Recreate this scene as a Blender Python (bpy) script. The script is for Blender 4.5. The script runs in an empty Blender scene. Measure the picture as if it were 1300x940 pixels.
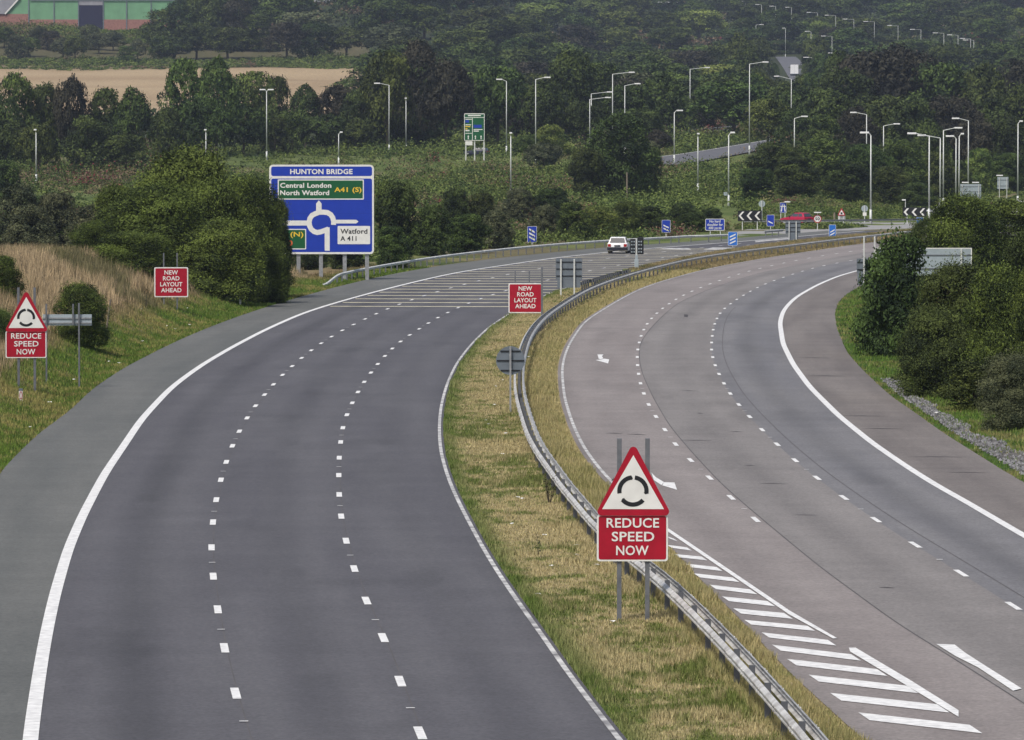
import bpy, bmesh, math, random
import numpy as np
from mathutils import Vector, Matrix

rng = np.random.default_rng(7)
random.seed(7)
scn = bpy.context.scene
COL = scn.collection
rad = math.radians

# ------------------------------------------------------------------ camera
F, HC, CX, CY, YH = 6857.0, 10.5, 650.0, 470.0, 172.0
PITCH = math.atan((CY - YH) / F)
cam = bpy.data.cameras.new('camera')
cam.sensor_width = 36.0
cam.lens = F * 36.0 / 1300.0
cam.clip_start = 0.5
cam.clip_end = 9000
cam_o = bpy.data.objects.new('camera', cam)
cam_o.location = (0, 0, HC)
cam_o.rotation_euler = (math.pi / 2 - PITCH, 0, 0)
COL.objects.link(cam_o)
scn.camera = cam_o
cp, sp = math.cos(PITCH), math.sin(PITCH)


def ray(px, py):
    """direction of the sight line per metre of northing"""
    u = (px - CX) / F
    v = (CY - py) / F
    y = cp + v * sp
    z = -sp + v * cp
    return u / y, z / y


def PG(px, py):
    """point of the flat road plane"""
    a, b = ray(px, py)
    Y = HC / -b
    return a * Y, Y


# ------------------------------------------------------------------ traced road edges (world X as a function of Y)
YS = np.arange(60.0, 760.0, 2.0)


class Edge:
    def __init__(self, pts, sm=0.012):
        w = sorted([PG(*p)[::-1] for p in pts])
        yy = np.array([q[0] for q in w]); xx = np.array([q[1] for q in w])
        # linear extrapolation
        def ext(y):
            r = np.interp(y, yy, xx)
            s0 = (xx[1] - xx[0]) / (yy[1] - yy[0]); s1 = (xx[-1] - xx[-2]) / (yy[-1] - yy[-2])
            r = np.where(y < yy[0], xx[0] + (y - yy[0]) * s0, r)
            r = np.where(y > yy[-1], xx[-1] + (y - yy[-1]) * s1, r)
            return r
        raw = ext(YS)
        out = raw.copy()
        for i, y in enumerate(YS):
            s = max(3.0, y * sm * 2)
            k = np.arange(y - 3 * s, y + 3 * s, s / 4)
            wgt = np.exp(-0.5 * ((k - y) / s) ** 2)
            out[i] = (ext(k) * wgt).sum() / wgt.sum()
        self.x = out

    def __call__(self, y):
        y = np.asarray(y, float)
        r = np.interp(y, YS, self.x)
        s1 = (self.x[-1] - self.x[-4]) / (YS[-1] - YS[-4])
        return np.where(y > YS[-1], self.x[-1] + (y - YS[-1]) * s1, r)

    def slope(self, y):
        return (self(y + 1.5) - self(y - 1.5)) / 3.0


E_verge = Edge([(-165, 1000), (-140, 940), (-110, 850), (-55, 700), (0, 600), (19, 580), (51, 549), (87, 524), (115, 496), (153, 470), (194, 448.5), (230, 431),
                (268, 415), (306, 401), (345, 388), (383, 377), (430, 364), (482, 351.5), (555, 338), (640, 327), (718, 319.5), (771, 314), (823, 310.5), (896, 306), (946, 302), (980, 299), (1040, 294), (1120, 288), (1200, 283)])
E_whiteL = Edge([(34, 1000), (38, 940), (51, 850), (58.6, 806.7), (69.4, 757.4), (86.4, 698.8), (104.9, 655.6), (132.6, 603), (162, 560), (179, 534), (217, 493), (255, 465), (294, 442), (335.7, 420),
                 (385, 398), (430, 384), (477, 371), (529, 358), (581.5, 346), (660, 334.5), (718, 326), (771, 321), (823, 316), (875, 312), (949, 307), (1010, 301), (1080, 295), (1160, 289)])
E_dashA = Edge([(337, 1000), (315, 940), (289.3, 846.8), (281, 805.8), (274.5, 763.5), (269.2, 722.8), (268, 686.8), (271, 656.5), (275.4, 629.7), (282, 604), (289, 582), (297.6, 561), (306.5, 543.3), (316.7, 526.7), (327.7, 511.6),
                (355, 480), (389.2, 449.8), (403, 440), (416.9, 430.5), (431, 422), (445.6, 414.3), (461.3, 407), (475.7, 400), (490.6, 393), (506.3, 387.3), (522, 381.8), (537, 376), (553, 372), (568, 367), (585, 363), (601, 358.6), (618, 354.7), (635, 351), (651, 347.6),
                (700, 339), (760, 330), (830, 321.5), (900, 314), (980, 306), (1100, 296)])
E_dashB = Edge([(565, 1000), (535, 940), (500, 845), (487, 810.8), (466, 768), (450, 726), (439.7, 690.8), (433, 660), (430.5, 633), (430, 608), (430, 587), (432, 567), (434, 547), (439, 530), (446, 515), (453, 501), (461, 487.5), (470, 475.4), (479, 463.4), (488.5, 453), (497.7, 443.3),
                (508.4, 434), (521, 425.5), (533.5, 417.7), (546, 409.5), (557.8, 402.8), (571.4, 396), (584.8, 390), (599, 383.6), (613, 379), (628, 374), (645, 368.5), (680, 360), (730, 348), (800, 334.5), (880, 321.5), (980, 307.6), (1100, 297)])
E_inL = Edge([(845, 1000), (795, 940), (724.6, 849), (706, 821.5), (681.5, 787.7), (657, 754), (632, 717), (613.8, 686), (595.4, 652), (583, 627.7), (573.5, 605), (564.4, 573.5), (562.3, 542), (564.4, 516), (572, 487), (584, 461), (602, 437.5), (623, 416.6), (650.7, 398),
              (691, 377), (709, 369), (731, 364), (760, 354), (802, 341), (870, 327), (925, 317), (980, 309), (1060, 300.5), (1130, 294), (1190, 289.5)])
E_inR = Edge([(1165, 1000), (1095, 940), (994, 848), (943, 790), (899, 748), (870, 715), (846, 690), (822, 664), (795, 640), (771.5, 616.7), (750.6, 594), (732, 567), (719, 537), (710, 505.5), (707.5, 471.5), (711, 453), (719, 435), (737.5, 409), (758, 396), (784.6, 380),
              (810, 367), (836, 358), (862, 351), (888, 343.5), (928, 335.6), (980, 326.4), (1025, 320), (1091, 310), (1127, 305.5), (1170, 301), (1210, 297), (1260, 292.5), (1330, 287.5)])
E_joint = Edge([(1460, 1000), (1370, 940), (1230, 850), (1181, 818.8), (1139, 794), (1095, 760.6), (1045, 724.6), (968, 661), (940, 637), (915, 615), (879, 576), (850, 542), (829, 505.5), (815, 475), (811, 455), (812, 437), (826, 417), (842, 401), (862, 384), (900, 368), (950, 351), (990, 341), (1040, 331), (1100, 321), (1160, 311), (1230, 302), (1320, 293)])
E_line1 = Edge([(1440, 1000), (1350, 940), (1211, 848), (1160, 815), (1075, 755), (980, 680), (917, 623), (863, 573), (848, 553), (835, 533), (826, 521), (820, 508), (814.7, 494), (811.5, 483), (810, 470), (808.7, 460), (809, 449), (810, 441), (814, 426), (819, 415), (828, 403.5), (841, 392), (862, 378), (886, 367), (896, 363), (905.7, 359.6), (916, 356), (926.4, 352.3),
                (936.8, 349), (946.8, 345.8), (958, 342.7), (970, 340), (981, 337.7), (994, 334.8), (1006, 332), (1018, 329.8), (1028.5, 328), (1041, 325.7), (1053, 323.6), (1065.6, 322.3), (1077, 320.4), (1130, 312), (1200, 303), (1290, 294)])
E_line2 = Edge([(1650, 1000), (1550, 940), (1410, 850), (1288, 772), (1227.5, 734), (1172.6, 700), (1124.7, 670.3), (1085.4, 643.5), (1050.8, 618.6), (1019, 594.5), (998, 575.6), (978, 558), (961.6, 540.8), (946.7, 525.4), (935, 511.5), (925, 499), (918, 486), (911.7, 474), (907, 463.7), (904.4, 454.3), (902.8, 444), (903.3, 436), (903.8, 428), (905.4, 420), (906.5, 413), (909.3, 406.4),
                (912.7, 400), (916.7, 394), (924, 389), (936, 380), (947, 374), (960, 366), (971, 361.2), (980.4, 357.8), (988.8, 354.4), (998.7, 351.5), (1008.4, 348), (1018, 345.3), (1028.5, 342), (1039, 339), (1050, 336.6), (1062.5, 334.3), (1074, 332.5), (1085, 331), (1140, 320), (1210, 310), (1300, 300)])
E_whiteR = Edge([(1860, 1000), (1760, 940), (1600, 850), (1400, 737), (1300, 681.7), (1217, 633), (1190, 618.5), (1148, 591.8), (1106.4, 563), (1064.6, 529), (1028, 492.4), (1007, 463.7), (994, 437.5), (990, 411), (994, 396), (1003, 385), (1012, 377), (1038.5, 362), (1064.6, 351), (1087, 344.7), (1130, 334), (1180, 323), (1240, 312), (1330, 300), (1460, 290)], 0.008)
E_outR = Edge([(1950, 1000), (1850, 940), (1700, 850), (1450, 700), (1300, 613), (1284, 605), (1242.4, 578.7), (1200.6, 552.6), (1164, 526.4), (1130, 503), (1096, 471.5), (1075, 448), (1062, 416), (1060, 398), (1064, 384), (1075, 374), (1090, 365), (1130, 350), (1180, 337), (1240, 324), (1320, 309), (1450, 296)], 0.008)


# ------------------------------------------------------------------ noise + terrain
def hash2(ix, iy, s):
    n = (ix.astype(np.int64) * 374761393 + iy.astype(np.int64) * 668265263 + s * 974711) & 0xffffffff
    n = ((n ^ (n >> 13)) * 1274126177) & 0xffffffff
    return ((n ^ (n >> 16)) & 0xffff) / 65535.0


def vnoise(x, y, s=0):
    x = np.asarray(x, float); y = np.asarray(y, float)
    ix = np.floor(x); iy = np.floor(y)
    fx = x - ix; fy = y - iy
    fx = fx * fx * (3 - 2 * fx); fy = fy * fy * (3 - 2 * fy)
    a = hash2(ix, iy, s); b = hash2(ix + 1, iy, s); c = hash2(ix, iy + 1, s); d = hash2(ix + 1, iy + 1, s)
    return (a * (1 - fx) + b * fx) * (1 - fy) + (c * (1 - fx) + d * fx) * fy


def fbm(x, y, s=0):
    return (vnoise(x, y, s) + .5 * vnoise(x * 2.1, y * 2.1, s + 1) + .25 * vnoise(x * 4.3, y * 4.3, s + 2)) / 1.75


TY = np.array([0, 660, 800, 950, 1100, 1400, 1700, 1950, 2300, 3000, 4000], float)
TL = np.array([0, 0, 2.7, 6.5, 9, 17, 29, 48, 68, 98, 120], float)
TM = np.array([0, 0, 2.3, 6.8, 9.5, 15, 22, 30, 48, 85, 110], float)
TR = np.array([0, 0, .5, 3, 7, 13, 23, 33, 50, 85, 110], float)


def smooth(t):
    t = np.clip(t, 0, 1)
    return t * t * (3 - 2 * t)


def verge_u(X, Y):
    return (E_verge(Y) - X) / np.sqrt(1 + E_verge.slope(Y) ** 2)


def verge_v(X, Y):
    return (X - E_outR(Y)) / np.sqrt(1 + E_outR.slope(Y) ** 2)


def terrain(X, Y):
    X = np.asarray(X, float); Y = np.asarray(Y, float)
    a = X / np.maximum(Y, 1) * F
    l = np.interp(Y, TY, TL); m = np.interp(Y, TY, TM); r = np.interp(Y, TY, TR)
    wl = smooth((-a + 150) / 300)
    wr = smooth((a - 330) / 200)
    z = l * wl + (1 - wl) * (m * (1 - wr) + r * wr)
    u = verge_u(X, Y)
    B = 1 - smooth((Y - 300) / 110)
    bank = np.minimum(np.maximum(u - 1.1, 0) * .36, 3.4)
    bank = bank - .8 * smooth((4 - u) / 4) * (bank > 0) * bank * .3
    bank = bank * (1 - smooth((u - 20) / 14))
    z = z + bank * B
    v = verge_v(X, Y)
    BR = 1 - smooth((Y - 380) / 120)
    z = z + np.minimum(np.maximum(v - 2.5, 0) * .22, 2.4) * BR
    off = np.minimum(np.maximum(np.maximum(u, v) - .6, 0), 3) / 3
    z = z + off * (vnoise(X * .35, Y * .35, 5) - .5) * .25 * (Y < 700)
    z = z + smooth((Y - 900) / 300) * (fbm(X / 60, Y / 60, 9) - .5) * 4 * off
    return z


_D = np.concatenate([np.arange(60, 700, .5), np.arange(700, 3900, 2.0)])


def hit(px, py):
    a, b = ray(px, py)
    h = HC + b * _D - terrain(a * _D, _D)
    k = np.argmax(h < 0)
    if k == 0:
        k = len(_D) - 1
    t = h[k - 1] / (h[k - 1] - h[k] + 1e-9)
    Y = _D[k - 1] + t * (_D[k] - _D[k - 1])
    return float(a * Y), float(Y), float(terrain(a * Y, Y))


def at(px, Y):
    a, _ = ray(px, 400)
    X = a * Y
    return float(X), float(Y), float(terrain(X, Y))


def ztop(py, Y):
    return HC + ray(650, py)[1] * Y


def ppm(Y):
    return F / Y


def solve_D(px, py, H, dmin=600.0):
    """distance at which something of height H whose top shows at that sight line stands on the terrain"""
    a, b = ray(px, py)
    d = _D[_D >= dmin]
    h = HC + b * d - terrain(a * d, d) - H
    k = int(np.argmax(h < 0))
    if h[0] < 0:
        k = 0
    return float(d[k])


# ------------------------------------------------------------------ materials
def mat(name, col=(.5, .5, .5), rough=.6, metal=0, spec=.4, noise=0, nscale=8, ncol=None, bump=0, bscale=40):
    m = bpy.data.materials.new(name)
    m.use_nodes = True
    nt = m.node_tree
    b = nt.nodes['Principled BSDF']
    b.inputs['Roughness'].default_value = rough
    b.inputs['Metallic'].default_value = metal
    b.inputs['Specular IOR Level'].default_value = spec
    b.inputs['Base Color'].default_value = (*col, 1)
    if noise:
        tc = nt.nodes.new('ShaderNodeTexCoord')
        n = nt.nodes.new('ShaderNodeTexNoise'); n.inputs['Scale'].default_value = nscale; n.inputs['Detail'].default_value = 6
        nt.links.new(tc.outputs['Object'], n.inputs['Vector'])
        mx = nt.nodes.new('ShaderNodeMix'); mx.data_type = 'RGBA'
        c2 = ncol or tuple(c * (1 - noise) for c in col)
        mx.inputs['A'].default_value = (*col, 1); mx.inputs['B'].default_value = (*c2, 1)
        mr = nt.nodes.new('ShaderNodeMapRange'); mr.inputs['From Min'].default_value = .35; mr.inputs['From Max'].default_value = .7
        nt.links.new(n.outputs['Fac'], mr.inputs['Value'])
        nt.links.new(mr.outputs['Result'], mx.inputs['Factor'])
        nt.links.new(mx.outputs['Result'], b.inputs['Base Color'])
    if bump:
        tc = nt.nodes.new('ShaderNodeTexCoord')
        n = nt.nodes.new('ShaderNodeTexNoise'); n.inputs['Scale'].default_value = bscale
        nt.links.new(tc.outputs['Object'], n.inputs['Vector'])
        bp = nt.nodes.new('ShaderNodeBump'); bp.inputs['Strength'].default_value = bump; bp.inputs['Distance'].default_value = .02
        nt.links.new(n.outputs['Fac'], bp.inputs['Height'])
        nt.links.new(bp.outputs['Normal'], b.inputs['Normal'])
    return m


def mat_attr(name, rough=.85, spec=.15, vary=0.0, fine=None):
    """colour from the mesh's own colour attribute, with optional per-object variation and fine grain"""
    m = bpy.data.materials.new(name)
    m.use_nodes = True
    nt = m.node_tree
    b = nt.nodes['Principled BSDF']
    b.inputs['Roughness'].default_value = rough
    b.inputs['Specular IOR Level'].default_value = spec
    at_ = nt.nodes.new('ShaderNodeAttribute'); at_.attribute_name = 'Col'
    out = at_.outputs['Color']
    if fine:
        for sc, lo, hi in fine:
            tc = nt.nodes.new('ShaderNodeTexCoord')
            n = nt.nodes.new('ShaderNodeTexNoise'); n.inputs['Scale'].default_value = sc; n.inputs['Detail'].default_value = 4
            nt.links.new(tc.outputs['Object'], n.inputs['Vector'])
            mr = nt.nodes.new('ShaderNodeMapRange'); mr.inputs['From Min'].default_value = .3; mr.inputs['From Max'].default_value = .7
            mr.inputs['To Min'].default_value = lo; mr.inputs['To Max'].default_value = hi
            nt.links.new(n.outputs['Fac'], mr.inputs['Value'])
            v = nt.nodes.new('ShaderNodeVectorMath'); v.operation = 'SCALE'
            nt.links.new(out, v.inputs[0]); nt.links.new(mr.outputs['Result'], v.inputs['Scale'])
            out = v.outputs['Vector']
    nt.links.new(out, b.inputs['Base Color'])
    return m


def mat_leaf(name, dark, light, vary=.5):
    m = bpy.data.materials.new(name)
    m.use_nodes = True
    nt = m.node_tree
    b = nt.nodes['Principled BSDF']
    b.inputs['Roughness'].default_value = .75
    b.inputs['Specular IOR Level'].default_value = .2
    a = nt.nodes.new('ShaderNodeAttribute'); a.attribute_name = 'Col'
    sep = nt.nodes.new('ShaderNodeSeparateColor'); nt.links.new(a.outputs['Color'], sep.inputs['Color'])
    mx = nt.nodes.new('ShaderNodeMix'); mx.data_type = 'RGBA'
    mx.inputs['A'].default_value = (*dark, 1); mx.inputs['B'].default_value = (*light, 1)
    nt.links.new(sep.outputs['Red'], mx.inputs['Factor'])
    oi = nt.nodes.new('ShaderNodeObjectInfo')
    hs = nt.nodes.new('ShaderNodeHueSaturation')
    mh = nt.nodes.new('ShaderNodeMapRange'); mh.inputs['To Min'].default_value = .5 - .035 * vary * 2; mh.inputs['To Max'].default_value = .5 + .02 * vary * 2
    mv = nt.nodes.new('ShaderNodeMapRange'); mv.inputs['To Min'].default_value = 1 - .55 * vary; mv.inputs['To Max'].default_value = 1 + .7 * vary
    mul = nt.nodes.new('ShaderNodeMath'); mul.operation = 'MULTIPLY'; mul.inputs[1].default_value = 7.31
    fr = nt.nodes.new('ShaderNodeMath'); fr.operation = 'FRACT'
    nt.links.new(oi.outputs['Random'], mul.inputs[0]); nt.links.new(mul.outputs[0], fr.inputs[0])
    nt.links.new(oi.outputs['Random'], mh.inputs['Value']); nt.links.new(fr.outputs[0], mv.inputs['Value'])
    nt.links.new(mh.outputs['Result'], hs.inputs['Hue']); nt.links.new(mv.outputs['Result'], hs.inputs['Value'])
    nt.links.new(mx.outputs['Result'], hs.inputs['Color'])
    nt.links.new(hs.outputs['Color'], b.inputs['Base Color'])
    return m


M = {}
M['white_paint'] = mat('white_paint', (.78, .78, .74), .5, noise=.12, nscale=3)
M['red_paint'] = mat('red_paint', (.40, .005, .024), .4, noise=.22, nscale=3)
M['blue_paint'] = mat('blue_paint', (.012, .045, .40), .4, noise=.1, nscale=2)
M['blue_joint'] = mat('blue_joint', (.008, .03, .26), .5)
M['bright_blue'] = mat('bright_blue', (.02, .15, .55), .4)
M['green_paint'] = mat('green_paint', (.008, .10, .035), .4, noise=.1, nscale=2)
M['yellow_paint'] = mat('yellow_paint', (.75, .50, .04), .5)
M['orange_paint'] = mat('orange_paint', (.75, .14, .03), .5)
M['black_paint'] = mat('black_paint', (.012, .013, .016), .5)
M['galv'] = mat('galvanised_steel', (.36, .37, .38), .5, .35, noise=.3, nscale=6)
M['galv_dark'] = mat('weathered_steel', (.155, .165, .18), .6, .1, noise=.3, nscale=5)
M['rail'] = mat('barrier_steel', (.58, .58, .56), .5, .1, noise=.35, nscale=2.6, ncol=(.30, .285, .265))
M['rail_bright'] = mat('barrier_steel_pale', (.74, .74, .71), .5, 0, noise=.25, nscale=1.2)
M['rail_post'] = mat('barrier_post', (.15, .16, .18), .6, .2, noise=.4, nscale=3)
M['sign_back'] = mat('sign_back_grey', (.16, .19, .22), .6, .1, noise=.25, nscale=2)
M['sign_back_light'] = mat('sign_back_light', (.36, .42, .45), .5, .1, noise=.15, nscale=2)
M['lamp_pole'] = mat('lamp_pole_paint', (.58, .60, .58), .5, .1)
M['lantern'] = mat('lantern_shell', (.80, .80, .80), .35)
M['bark'] = mat('bark', (.07, .055, .04), .9, noise=.5, nscale=4)
M['wood'] = mat('weathered_wood', (.24, .20, .15), .9, noise=.4, nscale=12)
M['litter'] = mat('litter_paper', (.75, .75, .72), .7)
M['brick'] = mat('brick_wall', (.34, .17, .14), .9, noise=.3, nscale=1.5)
M['green_clad'] = mat('green_cladding', (.17, .36, .20), .7, noise=.2, nscale=.3)
M['dark_open'] = mat('dark_doorway', (.02, .02, .05), .9)
M['roof_grey'] = mat('roof_grey', (.30, .30, .33), .8, noise=.2, nscale=.5)
M['roof_tile'] = mat('roof_tile', (.40, .17, .15), .8, noise=.2, nscale=.7)
M['render_wall'] = mat('pale_wall', (.62, .62, .60), .8, noise=.1, nscale=.5)
M['rubber'] = mat('rubber', (.02, .02, .02), .8)
M['glass'] = mat('vehicle_glass', (.05, .06, .07), .08, spec=.8)
M['car_white'] = mat('car_white', (.80, .80, .80), .25)
M['car_red'] = mat('car_red', (.38, .012, .05), .25)
M['car_dark'] = mat('car_dark', (.03, .035, .06), .25)
M['car_silver'] = mat('car_silver', (.45, .46, .47), .25, .3)
M['bumper'] = mat('bumper', (.015, .016, .025), .6)
M['lamp_red'] = mat('tail_lamp', (.35, .01, .01), .2)
M['lamp_clear'] = mat('head_lamp', (.7, .7, .7), .1)
M['marking'] = mat('road_paint', (.80, .80, .78), .6, noise=.3, nscale=5, ncol=(.56, .56, .55))
M['marking_worn'] = mat('road_paint_worn', (.62, .62, .60), .7, noise=.75, nscale=1.6, ncol=(.16, .155, .16))
M['marking_cream'] = mat('yellow_bar_paint', (.74, .69, .48), .7, noise=.35, nscale=1.2)
M['seam'] = mat('tar_seam', (.055, .05, .05), .8)
M['seam_soft'] = mat('tar_seam_soft', (.075, .07, .072), .85, noise=.5, nscale=.6, ncol=(.11, .105, .105))
M['stone'] = mat('kerb_concrete', (.40, .39, .36), .9, noise=.3, nscale=2)
M['leaf_deep'] = mat_leaf('leaf_deep', (.009, .018, .006), (.080, .120, .028), .4)
M['leaf_mid'] = mat_leaf('leaf_mid', (.012, .025, .007), (.105, .150, .032), .4)
M['leaf_olive'] = mat_leaf('leaf_olive', (.010, .020, .004), (.140, .190, .034), .1)
M['leaf_copper'] = mat_leaf('leaf_copper', (.013, .015, .011), (.062, .058, .036), .3)
M['leaf_light'] = mat_leaf('leaf_light', (.035, .065, .014), (.19, .25, .055), .35)
M['leaf_dusty'] = mat_leaf('leaf_dusty', (.025, .036, .018), (.13, .145, .070), .35)
M['blade'] = mat_attr('grass_blade', .8, .2)


# ------------------------------------------------------------------ builders
def tag(o, label=None, cat=None, group=None, kind=None):
    if label: o['label'] = label
    if cat: o['category'] = cat
    if group: o['group'] = group
    if kind: o['kind'] = kind
    return o


def empty(name, loc=(0, 0, 0), rz=0, label=None, cat=None, group=None):
    o = bpy.data.objects.new(name, None)
    o.empty_display_size = .2
    COL.objects.link(o)
    o.location = loc
    o.rotation_euler = (0, 0, rz)
    return tag(o, label, cat, group)


def link(name, me, parent=None, loc=None):
    o = bpy.data.objects.new(name, me)
    COL.objects.link(o)
    if parent: o.parent = parent
    if loc is not None: o.location = loc
    return o


def mesh_np(name, V, Q, C=None, mats=(), smooth_=False):
    """V (n,3), Q (m,k) with constant k, C (n,3)"""
    V = np.asarray(V, np.float32); Q = np.asarray(Q, np.int32)
    me = bpy.data.meshes.new(name)
    me.vertices.add(len(V)); me.vertices.foreach_set('co', V.ravel())
    m, k = Q.shape
    me.loops.add(m * k); me.loops.foreach_set('vertex_index', Q.ravel())
    me.polygons.add(m); me.polygons.foreach_set('loop_start', np.arange(0, m * k, k, dtype=np.int32))
    me.polygons.foreach_set('loop_total', np.full(m, k, np.int32))
    if smooth_: me.polygons.foreach_set('use_smooth', np.ones(m, bool))
    me.update(calc_edges=True)
    if C is not None:
        ca = me.color_attributes.new('Col', 'FLOAT_COLOR', 'POINT')
        C4 = np.ones((len(V), 4), np.float32); C4[:, :3] = C
        ca.data.foreach_set('color', C4.ravel())
    for mm in mats: me.materials.append(mm)
    return me


class MB:
    def __init__(self): self.v = []; self.f = []; self.m = []

    def add(self, vs, fs, mi=0):
        n = len(self.v)
        self.v += [tuple(v) for v in vs]
        self.f += [tuple(i + n for i in f) for f in fs]
        self.m += [mi] * len(fs)
        return self

    def box(self, x0, x1, y0, y1, z0, z1, mi=0):
        v = [(x, y, z) for z in (z0, z1) for y in (y0, y1) for x in (x0, x1)]
        return self.add(v, [(0, 2, 3, 1), (4, 5, 7, 6), (0, 1, 5, 4), (2, 6, 7, 3), (0, 4, 6, 2), (1, 3, 7, 5)], mi)

    def sheet(self, poly, y, mi=0):
        """flat polygon (x,z) facing -y"""
        return self.add([(x, y, z) for x, z in poly], [tuple(range(len(poly)))], mi)

    def prism(self, poly, y0, y1, mi=0):
        n = len(poly)
        v = [(x, y0, z) for x, z in poly] + [(x, y1, z) for x, z in poly]
        f = [tuple(range(n)), tuple(range(2 * n - 1, n - 1, -1))]
        f += [(i, i + n, (i + 1) % n + n, (i + 1) % n) for i in range(n)]
        return self.add(v, f, mi)

    def tube(self, p, q, r0, r1=None, n=8, mi=0, cap=True):
        r1 = r0 if r1 is None else r1
        p = Vector(p); q = Vector(q); d = (q - p).normalized()
        a = d.orthogonal().normalized(); b = d.cross(a)
        vs = []
        for c, r in ((p, r0), (q, r1)):
            for i in range(n):
                t = 2 * math.pi * i / n
                vs.append(c + a * (math.cos(t) * r) + b * (math.sin(t) * r))
        fs = [(i, (i + 1) % n, (i + 1) % n + n, i + n) for i in range(n)]
        if cap: fs += [tuple(range(n - 1, -1, -1)), tuple(range(n, 2 * n))]
        return self.add(vs, fs, mi)

    def ribbon(self, pts, w, y, mi=0):
        """mitred flat ribbon in the sign's plane"""
        n = len(pts); L = []; R = []
        for i in range(n):
            p = Vector(pts[i])
            d0 = (p - Vector(pts[i - 1])).normalized() if i else None
            d1 = (Vector(pts[i + 1]) - p).normalized() if i < n - 1 else None
            d = ((d0 or d1) + (d1 or d0)).normalized()
            nrm = Vector((-d.y, d.x))
            k = 1.0
            if d0 and d1: k = 1 / max(.5, d.dot(d1))
            L.append(p + nrm * w / 2 * k); R.append(p - nrm * w / 2 * k)
        vs = [(q.x, y, q.y) for q in L] + [(q.x, y, q.y) for q in R]
        return self.add(vs, [(i, i + 1, i + 1 + n, i + n) for i in range(n - 1)], mi)

    def build(self, name, mats, parent=None, loc=None, smooth_=False, bevel=0):
        me = bpy.data.meshes.new(name)
        me.from_pydata(self.v, [], self.f)
        for m_ in (mats if isinstance(mats, (list, tuple)) else [mats]): me.materials.append(m_)
        me.polygons.foreach_set('material_index', self.m)
        bm = bmesh.new(); bm.from_mesh(me)
        bmesh.ops.recalc_face_normals(bm, faces=bm.faces)
        if bevel:
            bmesh.ops.bevel(bm, geom=[e for e in bm.edges if e.calc_face_angle(0) > .5], offset=bevel, segments=2, affect='EDGES', profile=.6)
        bm.to_mesh(me); bm.free()
        if smooth_:
            for p in me.polygons: p.use_smooth = True
        me.update()
        return link(name, me, parent, loc)


def rrect(x0, z0, x1, z1, r, n=4):
    pts = []
    for cx, cz, a0 in ((x1 - r, z1 - r, 0), (x0 + r, z1 - r, 90), (x0 + r, z0 + r, 180), (x1 - r, z0 + r, 270)):
        for i in range(n + 1):
            t = rad(a0 + 90 * i / n)
            pts.append((cx + r * math.cos(t), cz + r * math.sin(t)))
    return pts


def circle(cx, cz, r, n=28):
    return [(cx + r * math.cos(2 * math.pi * i / n), cz + r * math.sin(2 * math.pi * i / n)) for i in range(n)]


def rtri(w, h, r, cx=0, z0=0, n=5):
    """rounded triangle, apex up"""
    P = [Vector((cx - w / 2, z0)), Vector((cx + w / 2, z0)), Vector((cx, z0 + h))]
    out = []
    for i in range(3):
        p = P[i]; a = (P[i - 1] - p).normalized(); b = (P[(i + 1) % 3] - p).normalized()
        half = math.acos(max(-1, min(1, a.dot(b)))) / 2
        bis = (a + b).normalized()
        c = p + bis * (r / math.sin(half))
        s = c + (p + a * (r / math.tan(half)) - c); e = c + (p + b * (r / math.tan(half)) - c)
        a0 = math.atan2(s.y - c.y, s.x - c.x); a1 = math.atan2(e.y - c.y, e.x - c.x)
        while a1 < a0: a1 += 2 * math.pi
        for k in range(n + 1):
            t = a0 + (a1 - a0) * k / n
            out.append((c.x + r * math.cos(t), c.y + r * math.sin(t)))
    return out


_txt = {}


def text_geo(s, bold=.012):
    key = (s, bold)
    if key in _txt: return _txt[key]
    cu = bpy.data.curves.new('t', 'FONT'); cu.body = s; cu.size = 1; cu.offset = bold; cu.space_character = 1.04; cu.resolution_u = 3
    o = bpy.data.objects.new('t', cu); COL.objects.link(o)
    bpy.context.view_layer.update()
    dg = bpy.context.evaluated_depsgraph_get()
    me = bpy.data.meshes.new_from_object(o.evaluated_get(dg))
    V = np.array([v.co[:2] for v in me.vertices]); Fc = [tuple(p.vertices) for p in me.polygons]
    bpy.data.objects.remove(o); bpy.data.curves.remove(cu); bpy.data.meshes.remove(me)
    _txt[key] = (V, Fc)
    return _txt[key]


_cap = None


def text(mb, s, x0, x1, z0, cap, y, mi=0, bold=.012):
    """letters from x0 to x1 with baseline z0"""
    V, Fc = text_geo(s, bold)
    H, _ = text_geo('H', bold)
    kz = cap / (H[:, 1].max() - H[:, 1].min())
    kx = (x1 - x0) / (V[:, 0].max() - V[:, 0].min())
    vs = [(x0 + (v[0] - V[:, 0].min()) * kx, y, z0 + (v[1] - H[:, 1].min()) * kz) for v in V]
    mb.add(vs, Fc, mi)


def post(parent, x, z0, z1, w=.09, m='galv', y=.08, name='post'):
    mb = MB(); mb.box(x - w / 2, x + w / 2, y - w / 2, y + w / 2, z0, z1)
    return mb.build(name, M[m], parent, bevel=.006)


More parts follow.
